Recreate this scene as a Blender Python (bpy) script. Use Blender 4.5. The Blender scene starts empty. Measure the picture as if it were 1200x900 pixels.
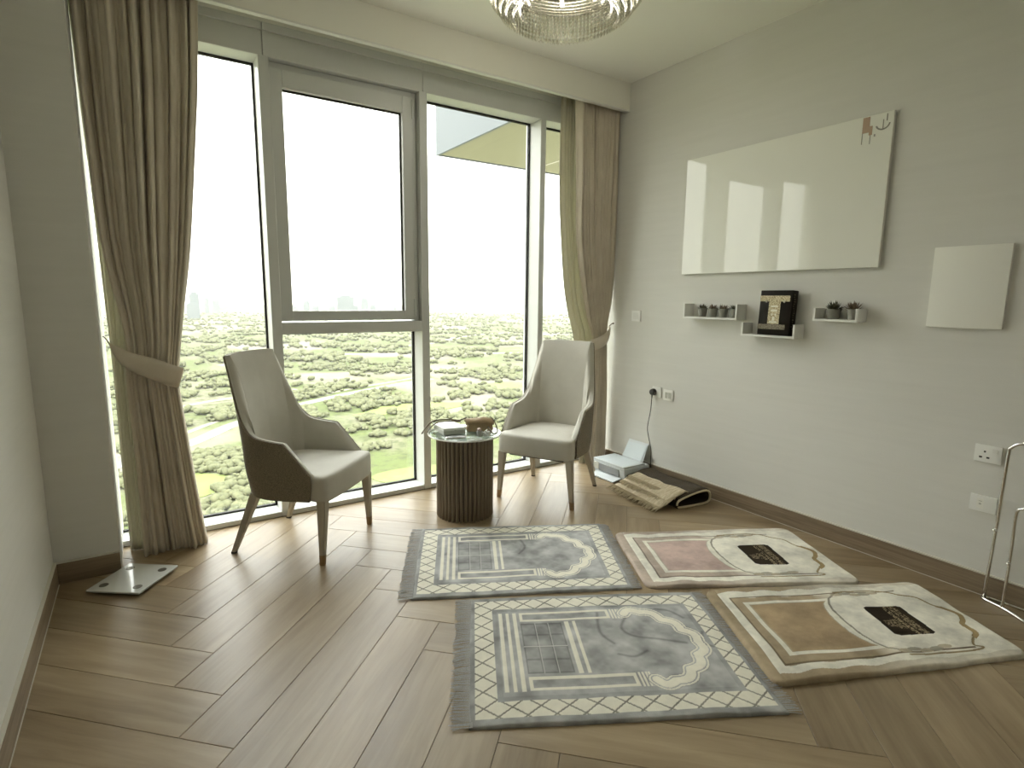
import bpy, bmesh, math, random
import numpy as np
from mathutils import Vector, Matrix, noise
C = bpy.context.scene.collection
PI = math.pi
random.seed(7)

# ------------------------------------------------------------------ camera, world, sun, exposure
F_PX, PITCH, YAW, ROLL, CAM_H = 655.15, .1522, .5846, .0104, 1.40
cam = bpy.data.cameras.new('camera'); cam_o = bpy.data.objects.new('camera', cam); C.objects.link(cam_o)
fw = Vector((math.sin(YAW)*math.cos(PITCH), math.cos(YAW)*math.cos(PITCH), -math.sin(PITCH)))
r0 = Vector((math.cos(YAW), -math.sin(YAW), 0)); u0 = r0.cross(fw)
rt = r0*math.cos(ROLL)+u0*math.sin(ROLL); up = u0*math.cos(ROLL)-r0*math.sin(ROLL)
cam_o.matrix_world = Matrix(((rt.x, up.x, -fw.x, 0), (rt.y, up.y, -fw.y, 0), (rt.z, up.z, -fw.z, CAM_H), (0, 0, 0, 1)))
cam.sensor_fit = 'HORIZONTAL'; cam.sensor_width = 36; cam.lens = F_PX/1200*36; cam.clip_end = 20000; cam.clip_start = .05
bpy.context.scene.camera = cam_o

SKY = 3.0
w = bpy.data.worlds.new('sky'); bpy.context.scene.world = w; w.use_nodes = True
nt = w.node_tree; bg = nt.nodes['Background']
tc = nt.nodes.new('ShaderNodeTexCoord'); sx = nt.nodes.new('ShaderNodeSeparateXYZ'); rp = nt.nodes.new('ShaderNodeValToRGB')
nt.links.new(tc.outputs['Generated'], sx.inputs[0]); nt.links.new(sx.outputs['Z'], rp.inputs[0]); nt.links.new(rp.outputs[0], bg.inputs[0])
e = rp.color_ramp.elements
e[0].position = 0.0; e[0].color = (.345, .345, .315, 1)
e[1].position = .8; e[1].color = (.90, .92, .93, 1)
m_ = e.new(.12); m_.color = (.42, .42, .395, 1)
bg.inputs[1].default_value = SKY

sun = bpy.data.lights.new('sun', 'SUN'); sun_o = bpy.data.objects.new('sun', sun); C.objects.link(sun_o)
sun.energy = 2.2; sun.angle = .03; sun.color = (1, .96, .84)
sun_o.rotation_euler = Vector((.55, .55, -1.0)).to_track_quat('-Z', 'Y').to_euler()

vs = bpy.context.scene.view_settings
vs.view_transform = 'Standard'; vs.look = 'None'; vs.gamma = 1; vs.use_curve_mapping = False; vs.exposure = 1.82

# ------------------------------------------------------------------ node helpers
def mat(name, col=(.5, .5, .5), rough=.6, metal=0, spec=.5):
    m = bpy.data.materials.new(name); m.use_nodes = True
    b = m.node_tree.nodes['Principled BSDF']
    b.inputs['Base Color'].default_value = (*col, 1); b.inputs['Roughness'].default_value = rough
    b.inputs['Metallic'].default_value = metal; b.inputs['Specular IOR Level'].default_value = spec
    return m
def N(m, t, **k):
    n = m.node_tree.nodes.new(t)
    for a, v in k.items(): setattr(n, a, v)
    return n
def L(m, a, b): m.node_tree.links.new(a, b)
def B(m): return m.node_tree.nodes['Principled BSDF']
def noisy(m, c1, c2, scale=(5, 5, 5), detail=4, lo=.3, hi=.7, bump=0, bdist=.002, coord='Object', bscale=None, rough=.6):
    """colour varies between two tones with noise, optional bump"""
    t = N(m, 'ShaderNodeTexCoord'); mp = N(m, 'ShaderNodeMapping'); mp.inputs['Scale'].default_value = scale
    L(m, t.outputs[coord], mp.inputs[0])
    n = N(m, 'ShaderNodeTexNoise'); n.inputs['Scale'].default_value = 1; n.inputs['Detail'].default_value = detail; n.inputs['Roughness'].default_value = rough
    L(m, mp.outputs[0], n.inputs[0])
    r = N(m, 'ShaderNodeValToRGB'); r.color_ramp.elements[0].position = lo; r.color_ramp.elements[1].position = hi
    r.color_ramp.elements[0].color = (*c1, 1); r.color_ramp.elements[1].color = (*c2, 1)
    L(m, n.outputs[0], r.inputs[0]); L(m, r.outputs[0], B(m).inputs['Base Color'])
    if bump:
        n2 = n
        if bscale:
            mp2 = N(m, 'ShaderNodeMapping'); mp2.inputs['Scale'].default_value = bscale; L(m, t.outputs[coord], mp2.inputs[0])
            n2 = N(m, 'ShaderNodeTexNoise'); n2.inputs['Scale'].default_value = 1; n2.inputs['Detail'].default_value = 3; L(m, mp2.outputs[0], n2.inputs[0])
        bp = N(m, 'ShaderNodeBump'); bp.inputs['Strength'].default_value = bump; bp.inputs['Distance'].default_value = bdist
        L(m, n2.outputs[0], bp.inputs['Height']); L(m, bp.outputs[0], B(m).inputs['Normal'])
    return m

M = {}
M['wall'] = noisy(mat('wall_paper', rough=.85), (.69, .68, .635), (.715, .705, .66), (2, 2, 30), 3, bump=.35, bdist=.002, bscale=(260, 260, 420))
M['ceiling'] = mat('ceiling_paint', (.90, .895, .83), .9)
M['pelmet'] = mat('pelmet_paint', (.86, .85, .78), .85)
M['white'] = mat('white_lacquer', (.78, .78, .74), .35)
M['frame'] = mat('window_frame_paint', (.66, .67, .645), .35)
M['gasket'] = mat('black_gasket', (.02, .018, .015), .6)
M['caulk'] = mat('caulk', (.60, .57, .49), .7)
M['grout'] = mat('joint', (.10, .075, .05), .8)
M['plastic'] = mat('white_plastic', (.84, .84, .80), .35)
M['black'] = mat('black_plastic', (.018, .014, .011), .45)
M['chrome'] = mat('chrome', (.75, .74, .70), .12, 1)
M['brass'] = mat('bronze_metal', (.36, .26, .16), .35, 1)
M['printer'] = mat('printer_shell', (.62, .66, .67), .4)
M['printer_dark'] = mat('printer_slot', (.24, .25, .255), .5)
M['paper'] = mat('paper', (.64, .70, .72), .7)
M['leg'] = noisy(mat('leg_wood', rough=.45), (.42, .37, .29), (.50, .45, .36), (30, 30, 4))
M['cabinet_dark'] = noisy(mat('drum_dark', rough=.6), (.05, .035, .022), (.08, .06, .04), (60, 60, 3))
M['slat'] = noisy(mat('slat_wood', rough=.5), (.17, .13, .085), (.24, .19, .13), (90, 90, 4), 4)
M['board'] = mat('whiteboard_glass', (.85, .85, .78), .03, spec=.6)
M['board_edge'] = mat('board_edge', (.5, .5, .45), .3)
M['panel'] = mat('panel_white', (.86, .855, .79), .6)
M['grey_ink'] = mat('grey_ink', (.28, .27, .23), .4)
M['rust_ink'] = mat('rust_ink', (.42, .29, .20), .5)
M['pot'] = mat('pot_grey', (.24, .235, .20), .8)
M['soil'] = mat('soil', (.05, .04, .03), .9)
M['leaf'] = noisy(mat('leaf_green', rough=.6), (.05, .055, .035), (.14, .135, .08), (80, 80, 80))
M['leaf_red'] = noisy(mat('leaf_russet', rough=.6), (.10, .07, .045), (.24, .18, .11), (80, 80, 80))
M['gold'] = noisy(mat('gold_print', rough=.45, metal=.35), (.20, .15, .07), (.62, .55, .36), (160, 160, 160), 2, .4, .6)
M['gold_dim'] = noisy(mat('gold_print_dim', rough=.5, metal=.2), (.08, .065, .04), (.26, .22, .15), (150, 150, 150), 2, .4, .6)
M['silver_print'] = mat('silver_print', (.66, .64, .52), .4)
M['book'] = mat('book_black', (.010, .007, .004), .5, spec=.12)
M['bag'] = noisy(mat('tan_leather', rough=.55), (.36, .25, .14), (.46, .34, .20), (12, 12, 12))
M['bag_dark'] = mat('brown_leather', (.17, .115, .06), .5)
M['rope'] = mat('brown_strap', (.12, .085, .05), .55)
M['cap'] = mat('pink_cap', (.55, .40, .36), .4)
M['screen'] = mat('grey_screen', (.10, .11, .10), .25)
M['glass_jar'] = mat('jar_glass', (.30, .30, .28), .1)
M['wrap'] = mat('clear_wrap', (.75, .77, .72), .2); B(M['wrap']).inputs['Alpha'].default_value = .55
M['rubber'] = mat('rubber', (.04, .035, .03), .7)
M['scale_glass'] = mat('scale_glass', (.66, .67, .63), .08)
M['scale_pad'] = mat('scale_pad', (.16, .15, .12), .35, .6)
M['rug_back'] = noisy(mat('rug_backing', rough=.95), (.045, .033, .02), (.085, .065, .042), (160, 160, 160), 3, bump=.6, bdist=.004)
M['rug_tan'] = noisy(mat('rug_tan', rough=.95), (.38, .31, .20), (.62, .53, .38), (14, 70, 40), 4, bump=.6, bdist=.004)
M['tassel'] = mat('tassel_tan', (.62, .54, .39), .95)
M['fringe'] = noisy(mat('grey_fringe', rough=.9), (.28, .275, .26), (.46, .45, .43), (300, 300, 300))
M['crystal_metal'] = mat('chandelier_metal', (.62, .60, .54), .25, 1)

def fabric(name, c1, c2, weave=900, rough=.9, sheen=.15, big=(6, 6, 6)):
    m = noisy(mat(name, rough=rough), c1, c2, big, 5, bump=.25, bdist=.0012, bscale=(weave, weave, weave))
    B(m).inputs['Sheen Weight'].default_value = sheen
    return m
M['seat'] = fabric('seat_fabric', (.50, .475, .41), (.56, .535, .465)); B(M['seat']).inputs['Roughness'].default_value = .62
M['shell'] = noisy(mat('shell_weave', rough=.8), (.15, .12, .08), (.28, .235, .17), (140, 140, 500), 2, .4, .6, bump=.5, bdist=.002)
M['curtain'] = fabric('curtain_linen', (.64, .57, .46), (.73, .655, .54), 700)
M['lining'] = fabric('curtain_lining', (.58, .56, .47), (.64, .62, .53), 700)
for k in ('curtain', 'lining'):       # cloth lets some daylight through
    m = M[k]; tr = N(m, 'ShaderNodeBsdfTranslucent'); ad = N(m, 'ShaderNodeMixShader')
    tr.inputs[0].default_value = (.42, .36, .26, 1) if k == 'curtain' else (.75, .72, .56, 1)
    ad.inputs[0].default_value = .08 if k == 'curtain' else .35
    out = m.node_tree.nodes['Material Output']
    L(m, B(m).outputs[0], ad.inputs[1]); L(m, tr.outputs[0], ad.inputs[2]); L(m, ad.outputs[0], out.inputs[0])

def glass(name, tint=(1, 1, 1), ior=1.5, rough=0):
    m = bpy.data.materials.new(name); m.use_nodes = True; n = m.node_tree; n.nodes.remove(B(m))
    a = N(m, 'ShaderNodeBsdfTransparent'); a.inputs[0].default_value = (*tint, 1)
    g = N(m, 'ShaderNodeBsdfGlossy'); g.inputs['Roughness'].default_value = rough
    lw = N(m, 'ShaderNodeLayerWeight'); lw.inputs[0].default_value = .5; pw = N(m, 'ShaderNodeMath', operation='POWER'); pw.inputs[1].default_value = 5; L(m, lw.outputs['Facing'], pw.inputs[0])
    f = N(m, 'ShaderNodeMath', operation='MULTIPLY_ADD'); f0 = ((ior-1)/(ior+1))**2; f.inputs[1].default_value = 1-f0; f.inputs[2].default_value = f0; L(m, pw.outputs[0], f.inputs[0])   # works from both sides
    mx = N(m, 'ShaderNodeMixShader'); L(m, f.outputs[0], mx.inputs[0]); L(m, a.outputs[0], mx.inputs[1]); L(m, g.outputs[0], mx.inputs[2])
    L(m, mx.outputs[0], n.nodes['Material Output'].inputs[0]); return m
M['glass'] = glass('window_glass', (.97, .98, .96))
M['glass_top'] = glass('table_glass', (.80, .86, .82), 1.9)
M['crystal'] = glass('crystal', (.90, .89, .84), 2.2, .12)

# wood-look floor tile: grain along local x, tone by object
m = M['plank'] = mat('wood_plank', rough=.36, spec=.55)
oi = N(m, 'ShaderNodeObjectInfo'); t = N(m, 'ShaderNodeTexCoord')
ad = N(m, 'ShaderNodeVectorMath', operation='MULTIPLY_ADD'); ad.inputs[1].default_value = (2.2, 26, 1); L(m, t.outputs['Object'], ad.inputs[0])
cb = N(m, 'ShaderNodeCombineXYZ'); ml = N(m, 'ShaderNodeMath', operation='MULTIPLY'); ml.inputs[1].default_value = 90
L(m, oi.outputs['Random'], ml.inputs[0]); L(m, ml.outputs[0], cb.inputs[2]); L(m, ml.outputs[0], cb.inputs[0]); L(m, cb.outputs[0], ad.inputs[2])
n1 = N(m, 'ShaderNodeTexNoise'); n1.inputs['Scale'].default_value = 1; n1.inputs['Detail'].default_value = 7; n1.inputs['Roughness'].default_value = .62; n1.inputs['Distortion'].default_value = .6
L(m, ad.outputs[0], n1.inputs[0])
ad2 = N(m, 'ShaderNodeVectorMath', operation='MULTIPLY_ADD'); ad2.inputs[1].default_value = (1.1, 5, 1); L(m, t.outputs['Object'], ad2.inputs[0]); L(m, cb.outputs[0], ad2.inputs[2])
n2 = N(m, 'ShaderNodeTexNoise'); n2.inputs['Scale'].default_value = 1; n2.inputs['Detail'].default_value = 3; L(m, ad2.outputs[0], n2.inputs[0])
rr = N(m, 'ShaderNodeValToRGB'); rr.color_ramp.elements[0].position = .30; rr.color_ramp.elements[0].color = (.185, .125, .064, 1)
rr.color_ramp.elements[1].position = .66; rr.color_ramp.elements[1].color = (.39, .30, .185, 1)
mxx = N(m, 'ShaderNodeMath', operation='MULTIPLY_ADD'); mxx.inputs[1].default_value = .45
mb = N(m, 'ShaderNodeMath', operation='MULTIPLY'); mb.inputs[1].default_value = .55; L(m, n2.outputs[0], mb.inputs[0])
L(m, n1.outputs[0], mxx.inputs[0]); L(m, mb.outputs[0], mxx.inputs[2]); L(m, mxx.outputs[0], rr.inputs[0])
hv = N(m, 'ShaderNodeHueSaturation'); mr = N(m, 'ShaderNodeMapRange'); mr.inputs[3].default_value = .86; mr.inputs[4].default_value = 1.12
L(m, oi.outputs['Random'], mr.inputs[0]); L(m, mr.outputs[0], hv.inputs['Value']); L(m, rr.outputs[0], hv.inputs['Color']); L(m, hv.outputs[0], B(m).inputs['Base Color'])
bp = N(m, 'ShaderNodeBump'); bp.inputs['Strength'].default_value = .25; bp.inputs['Distance'].default_value = .001; L(m, n1.outputs[0], bp.inputs['Height']); L(m, bp.outputs[0], B(m).inputs['Normal'])
rg = N(m, 'ShaderNodeMapRange'); rg.inputs[3].default_value = .28; rg.inputs[4].default_value = .44; L(m, n1.outputs[0], rg.inputs[0]); L(m, rg.outputs[0], B(m).inputs['Roughness'])
# baseboard: same wood without the object shift, grain along the longest axis
M['base_x'] = noisy(mat('baseboard_wood_x', rough=.5), (.17, .12, .073), (.30, .23, .15), (2.5, 60, 60), 6)
M['base_y'] = noisy(mat('baseboard_wood_y', rough=.5), (.17, .12, .073), (.30, .23, .15), (60, 2.5, 60), 6)

# ------------------------------------------------------------------ object helpers
def tag(o, label=None, cat=None, group=None, kind=None):
    if label: o['label'] = label
    if cat: o['category'] = cat
    if group: o['group'] = group
    if kind: o['kind'] = kind
    return o
def empty(name, loc=(0, 0, 0), rz=0, parent=None, **k):
    o = bpy.data.objects.new(name, None); C.objects.link(o); o.location = loc; o.rotation_euler = (0, 0, rz); o.empty_display_size = .1
    if parent: o.parent = parent
    return tag(o, **k)
def link(name, me, mats, parent=None, **k):
    o = bpy.data.objects.new(name, me); C.objects.link(o)
    if me and not me.materials:
        for q in (mats if isinstance(mats, (list, tuple)) else [mats]): me.materials.append(M[q] if isinstance(q, str) else q)
    if parent: o.parent = parent
    return tag(o, **k)
def obj(name, bm, mats, parent=None, smooth=False, angle=None, **k):
    me = bpy.data.meshes.new(name); bmesh.ops.recalc_face_normals(bm, faces=bm.faces); bm.to_mesh(me); bm.free()
    if smooth:
        me.shade_smooth()
        if angle: me.set_sharp_from_angle(angle=math.radians(angle))
    return link(name, me, mats, parent, **k)
def pyd(name, v, f, mats, parent=None, smooth=False, **k):
    me = bpy.data.meshes.new(name); me.from_pydata([tuple(p) for p in v], [], f); me.update()
    if smooth: me.shade_smooth()
    return link(name, me, mats, parent, **k)
def box(bm, a, b, bev=0, seg=1, mi=0):
    vs_ = [bm.verts.new(((a, b)[i][0], (a, b)[j][1], (a, b)[k][2])) for i in (0, 1) for j in (0, 1) for k in (0, 1)]
    fs = [bm.faces.new([vs_[q] for q in f]) for f in ((0, 1, 3, 2), (4, 6, 7, 5), (0, 4, 5, 1), (2, 3, 7, 6), (0, 2, 6, 4), (1, 5, 7, 3))]
    for f in fs: f.material_index = mi
    if bev:
        es = list({e_ for f in fs for e_ in f.edges})
        r = bmesh.ops.bevel(bm, geom=es, offset=bev, segments=seg, affect='EDGES', profile=.6)
        for f in r['faces']: f.material_index = mi
    return fs
def nb(): return bmesh.new()
def bx(name, a, b, m_, parent=None, bev=0, seg=1, **k):
    bm = nb(); box(bm, a, b, bev, seg); return obj(name, bm, m_, parent, smooth=bev > 0, angle=40, **k)
def tube(bm, pts, r, seg=8, closed=False, mi=0, cap=True):
    pts = [Vector(p) for p in pts]; n = len(pts); rings = []
    rad = r if isinstance(r, (list, tuple)) else [r]*n
    prev = None
    for i, p in enumerate(pts):
        d = (pts[(i+1) % n]-pts[i-1]) if closed else (pts[min(i+1, n-1)]-pts[max(i-1, 0)])
        d.normalize()
        if prev is None:
            a = Vector((0, 0, 1)) if abs(d.z) < .9 else Vector((1, 0, 0)); x = d.cross(a).normalized()
        else: x = (prev-d*prev.dot(d)).normalized()
        prev = x; y = d.cross(x)
        rings.append([bm.verts.new(p+(x*math.cos(2*PI*k/seg)+y*math.sin(2*PI*k/seg))*rad[i]) for k in range(seg)])
    for i in range(n if closed else n-1):
        a, b = rings[i], rings[(i+1) % n]
        for k in range(seg):
            f = bm.faces.new((a[k], a[(k+1) % seg], b[(k+1) % seg], b[k])); f.material_index = mi
    if cap and not closed:
        bm.faces.new(rings[0][::-1]).material_index = mi; bm.faces.new(rings[-1]).material_index = mi
def lathe(bm, prof, seg=24, c=(0, 0, 0), mi=0):
    rings = []
    for r, z in prof:
        if r < 1e-6: rings.append([bm.verts.new((c[0], c[1], c[2]+z))])
        else: rings.append([bm.verts.new((c[0]+r*math.cos(2*PI*k/seg), c[1]+r*math.sin(2*PI*k/seg), c[2]+z)) for k in range(seg)])
    for a, b in zip(rings, rings[1:]):
        for k in range(seg):
            k2 = (k+1) % seg
            if len(a) == 1 and len(b) == 1: continue
            if len(a) == 1: f = bm.faces.new((a[0], b[k], b[k2]))
            elif len(b) == 1: f = bm.faces.new((a[k], b[0], a[k2]))
            else: f = bm.faces.new((a[k], b[k], b[k2], a[k2]))
            f.material_index = mi
def smooth_path(pts, n=6, closed=False):
    P = [Vector(p) for p in pts]; out = []; m_ = len(P)
    rng = range(m_ if closed else m_-1)
    for i in rng:
        if closed: p0, p1, p2, p3 = P[i-1], P[i], P[(i+1) % m_], P[(i+2) % m_]
        else: p0, p1, p2, p3 = P[max(i-1, 0)], P[i], P[i+1], P[min(i+2, m_-1)]
        for k in range(n):
            t_ = k/n; out.append(.5*((2*p1)+(-p0+p2)*t_+(2*p0-5*p1+4*p2-p3)*t_*t_+(-p0+3*p1-3*p2+p3)*t_**3))
    if not closed: out.append(P[-1])
    return out
def interp(tab, x):
    for (a, va), (b, vb) in zip(tab, tab[1:]):
        if x <= b or (b, vb) == tab[-1]:
            t_ = (x-a)/(b-a); t_ = max(0, min(1, t_)); return va+(vb-va)*t_
def sinterp(tab, x):      # smooth through the table
    xs = [p[0] for p in tab]; ys = [p[1] for p in tab]
    if x <= xs[0]: return ys[0]
    if x >= xs[-1]: return ys[-1]
    i = max(k for k in range(len(xs)) if xs[k] <= x); t_ = (x-xs[i])/(xs[i+1]-xs[i])
    g = lambda k: (ys[min(k+1, len(ys)-1)]-ys[max(k-1, 0)])/(xs[min(k+1, len(xs)-1)]-xs[max(k-1, 0)])
    h = xs[i+1]-xs[i]; t2, t3 = t_*t_, t_**3
    return (2*t3-3*t2+1)*ys[i]+(t3-2*t2+t_)*h*g(i)+(-2*t3+3*t2)*ys[i+1]+(t3-t2)*h*g(i+1)

# ------------------------------------------------------------------ setting: room shell
XL, XR, YW, YP, YB, ZC, ZB, HB = -.443, 3.319, 3.657, 3.34, 3.384, 3.062, 2.857, .104
YR = -2.6
PX_ = -.178                                    # right edge of the pier beside the window
S = dict(kind='structure')
bx('wall_left', (XL-.2, YR-.2, -.05), (XL, YP, ZC+.1), 'wall', **S)
bx('wall_right', (XR, YR-.2, -.05), (XR+.2, YW+.25, ZC+.1), 'wall', **S)
bx('wall_rear', (XL, YR-.2, -.05), (XR, YR, ZC+.1), 'wall', **S)
bx('wall_front', (XL-.2, YP, -.05), (PX_, YW+.25, ZC+.1), 'wall', **S)
bx('ceiling', (XL-.2, YR-.2, ZC), (XR+.2, YW+.25, ZC+.2), 'ceiling', **S)
tr1 = bx('trim_1', (PX_, YB, ZB), (XR, YB+.03, ZC), 'pelmet', **S)      # curtain pelmet
bx('pelmet_lip', (PX_, YB-.004, ZB-.006), (XR, YB+.032, ZB+.004), 'white', tr1)
bx('curtain_track', (PX_, 3.50, 3.035), (XR, 3.54, ZC), 'white', tr1)
# baseboards with a light sealant line on top
for nm, a, b, mm in (('baseboard_right', (XR-.014, YR, 0), (XR, YW, HB), 'base_y'), ('baseboard_left', (XL, YR, 0), (XL+.014, YP, HB), 'base_y'),
                     ('baseboard_front', (XL+.014, YP-.014, 0), (PX_, YP, HB), 'base_x')):
    o = bx(nm, a, b, mm, bev=.002, **S)
    bx('sealant_line', (a[0]-(0 if nm[-1] == 't' and 'left' not in nm else 0), a[1], HB), (b[0], b[1], HB+.006), 'caulk', o)
    if nm == 'baseboard_left': bx('sealant_line', (b[0], a[1], 0), (b[0]+.003, b[1]-.02, .003), 'caulk', o)
    if nm == 'baseboard_right': bx('sealant_line', (a[0]-.003, a[1], 0), (a[0], b[1], .003), 'caulk', o)

# floor: herringbone planks, each one a piece
fl = bx('floor', (XL-.2, YR-.2, -.08), (XR+.2, YW+.25, -.0025), 'grout', **S)
def clip(poly, a, b, c):                       # keep a*x+b*y<=c
    out = []
    for i, p in enumerate(poly):
        q = poly[(i+1) % len(poly)]; dp = a*p[0]+b*p[1]-c; dq = a*q[0]+b*q[1]-c
        if dp <= 0: out.append(p)
        if dp*dq < 0:
            t_ = dp/(dp-dq); out.append((p[0]+(q[0]-p[0])*t_, p[1]+(q[1]-p[1])*t_))
    return out
s2 = math.sqrt(.5)
def plank(u0_, u1_, v0_, v1_, along_u):
    g = .0009
    pts = [((u-v)*s2, (u+v)*s2) for u, v in ((u0_+g, v0_+g), (u1_-g, v0_+g), (u1_-g, v1_-g), (u0_+g, v1_-g))]
    for q in ((-1, 0, -XL), (1, 0, XR), (0, -1, -YR), (0, 1, YW-.001)):
        pts = clip(pts, *q)
        if len(pts) < 3: return
    ar = abs(sum(pts[i][0]*pts[(i+1) % len(pts)][1]-pts[(i+1) % len(pts)][0]*pts[i][1] for i in range(len(pts))))/2
    if ar < .0006: return
    cu, cv = (u0_+u1_)/2, (v0_+v1_)/2; cx, cy = (cu-cv)*s2, (cu+cv)*s2; a = PI/4 if along_u else 3*PI/4
    loc = [((x-cx)*math.cos(a)+(y-cy)*math.sin(a), -(x-cx)*math.sin(a)+(y-cy)*math.cos(a)) for x, y in pts]
    bm = nb(); n = len(loc); b_ = [bm.verts.new((x, y, -.007)) for x, y in loc]; t_ = [bm.verts.new((x, y, -.0008)) for x, y in loc]
    mx_ = sum(p[0] for p in loc)/n; my_ = sum(p[1] for p in loc)/n
    tt = [bm.verts.new((x-math.copysign(min(.0012, abs(x-mx_)), x-mx_), y-math.copysign(min(.0012, abs(y-my_)), y-my_), 0)) for x, y in loc]
    bm.faces.new(tt)
    for i in range(n):
        bm.faces.new((b_[i], b_[(i+1) % n], t_[(i+1) % n], t_[i])); bm.faces.new((t_[i], t_[(i+1) % n], tt[(i+1) % n], tt[i]))
    o = obj('plank', bm, 'plank', fl); o.location = (cx, cy, 0); o.rotation_euler = (0, 0, a)
for k in range(-40, 41):
    for m__ in range(-6, 7):
        plank(1.35+.2*k, 1.55+.2*k, 1.35+.2*k-2.4*m__, 2.55+.2*k-2.4*m__, False)
        plank(1.35+.2*k, 2.55+.2*k, 1.15+.2*k-2.4*m__, 1.35+.2*k-2.4*m__, True)

# unseen lamps added behind the camera as fill light for the walls
def fill_lamp(x, y, label):
    o = empty('fill_lamp', (x, y, ZC), label=label, cat='lamp', group='round fill lamps added to the rear ceiling')
    bm = nb(); lathe(bm, [(0, 0), (.17, 0), (.17, -.03), (.155, -.035), (0, -.035)], 32); obj('housing', bm, 'white', o, smooth=True, angle=40)
    la = bpy.data.lights.new('fill_light', 'AREA'); la.shape = 'DISK'; la.size = .30; la.energy = FILL_W; la.color = (1, .96, .88)
    lo_ = bpy.data.objects.new('fill_light', la); C.objects.link(lo_); lo_.parent = o; lo_.location = (0, 0, -.04)
FILL_W = .5
for x in (.6, 2.3):
    for y in (-.5, -1.8): fill_lamp(x, y, 'round white fill lamp added on the ceiling behind the camera')

# ------------------------------------------------------------------ window wall, four bays
GY = 3.80
MUL = [(-.335, -.275), (.664, .722), (1.655, 1.712), (2.662, 2.712), (3.319, 3.319)]
def bay(n, xa, xb, mulR):
    w_ = empty('window_%d' % n, ((xa+xb)/2, YW, 0), **S)
    def p(name, a, b, m_='frame', par=None, bev=.003):
        bm = nb(); box(bm, a, b, bev)
        o = obj(name, bm, m_, par or w_, smooth=True, angle=40)
        if par is None: o.matrix_parent_inverse = Matrix.Translation((-(xa+xb)/2, -YW, 0))
        return o
    x1 = mulR[0]
    p('header', (xa-.029, YW, 2.752), (x1+.0265, YW+.2, 2.93)); p('sill', (xa, YW, 0), (x1, YW+.2, .032))
    p('header_lip', (xa-.029, YW-.012, 2.885), (x1+.0265, YW, 2.93))
    if mulR[1] > mulR[0]: p('mullion', (mulR[0], YW-.002, 0), (mulR[1], YW+.2, 2.756))
    return w_, p
def fixed(w_, p, x0, x1, z0, z1, y=GY):
    g = .011
    p('pane', (x0+g, y+.004, z0+g), (x1-g, y+.02, z1-g), 'glass', bev=0)
    for a, b in (((x0, y, z0), (x1, y+.024, z0+g)), ((x0, y, z1-g), (x1, y+.024, z1)), ((x0, y, z0), (x0+g, y+.024, z1)), ((x1-g, y, z0), (x1, y+.024, z1))):
        p('gasket', a, b, 'gasket', bev=0)
w1, p1 = bay(1, MUL[0][1], MUL[1][0], MUL[1]); p1('mullion', (MUL[0][0], YW, 0), (MUL[0][1], YW+.2, 2.756)); fixed(w1, p1, MUL[0][1], MUL[1][0], .032, 2.752)
w2, p2 = bay(2, MUL[1][1], MUL[2][0], MUL[2]); fixed(w2, p2, MUL[1][1], MUL[2][0], .032, 1.165)
p2('transom', (MUL[1][1], YW, 1.163), (MUL[2][0], YW+.2, 1.236))
# opening sash: its own part with rails, stiles, pane, hinges
sx0, sx1, sz0, sz1, sy = .722, 1.618, 1.246, 2.716, 3.690
sash = empty('sash', parent=w2); sash.matrix_parent_inverse = Matrix.Translation((-w2.location.x, -w2.location.y, 0))
gx0, gx1, gz0, gz1 = .797, 1.548, 1.308, 2.612
p2('sash_frame_backing', (1.618, sy+.02, 1.236), (1.655, sy+.10, 2.752))
p2('sash_frame_backing', (.722, sy+.02, 2.716), (1.618, sy+.10, 2.752))
for a, b in (((sx0, sy, sz0), (gx0, sy+.07, sz1)), ((gx1, sy, sz0), (sx1, sy+.07, sz1)), ((gx0, sy, sz0), (gx1, sy+.07, gz0)), ((gx0, sy, gz1), (gx1, sy+.07, sz1))):
    p2('sash_rail', a, b, par=sash)
p2('pane', (gx0, sy+.046, gz0), (gx1, sy+.06, gz1), 'glass', par=sash, bev=0)
for a, b in (((gx0, sy+.03, gz1-.01), (gx1, sy+.045, gz1)), ((gx1-.01, sy+.03, gz0), (gx1, sy+.045, gz1))):
    p2('gasket', a, b, 'gasket', par=sash, bev=0)
for z in (1.27, 2.58): p2('hinge', (1.612, sy-.012, z), (1.626, sy+.004, z+.12), 'frame', par=sash)
w3, p3 = bay(3, MUL[2][1], MUL[3][0], MUL[3]); fixed(w3, p3, MUL[2][1], MUL[3][0], .032, 2.752)
w4, p4 = bay(4, MUL[3][1], XR, MUL[4]); fixed(w4, p4, MUL[3][1], XR, .032, 2.752)
bx('trim_2', (PX_, YW, 2.93), (XR, YW+.2, ZC), 'pelmet', **S)

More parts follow.
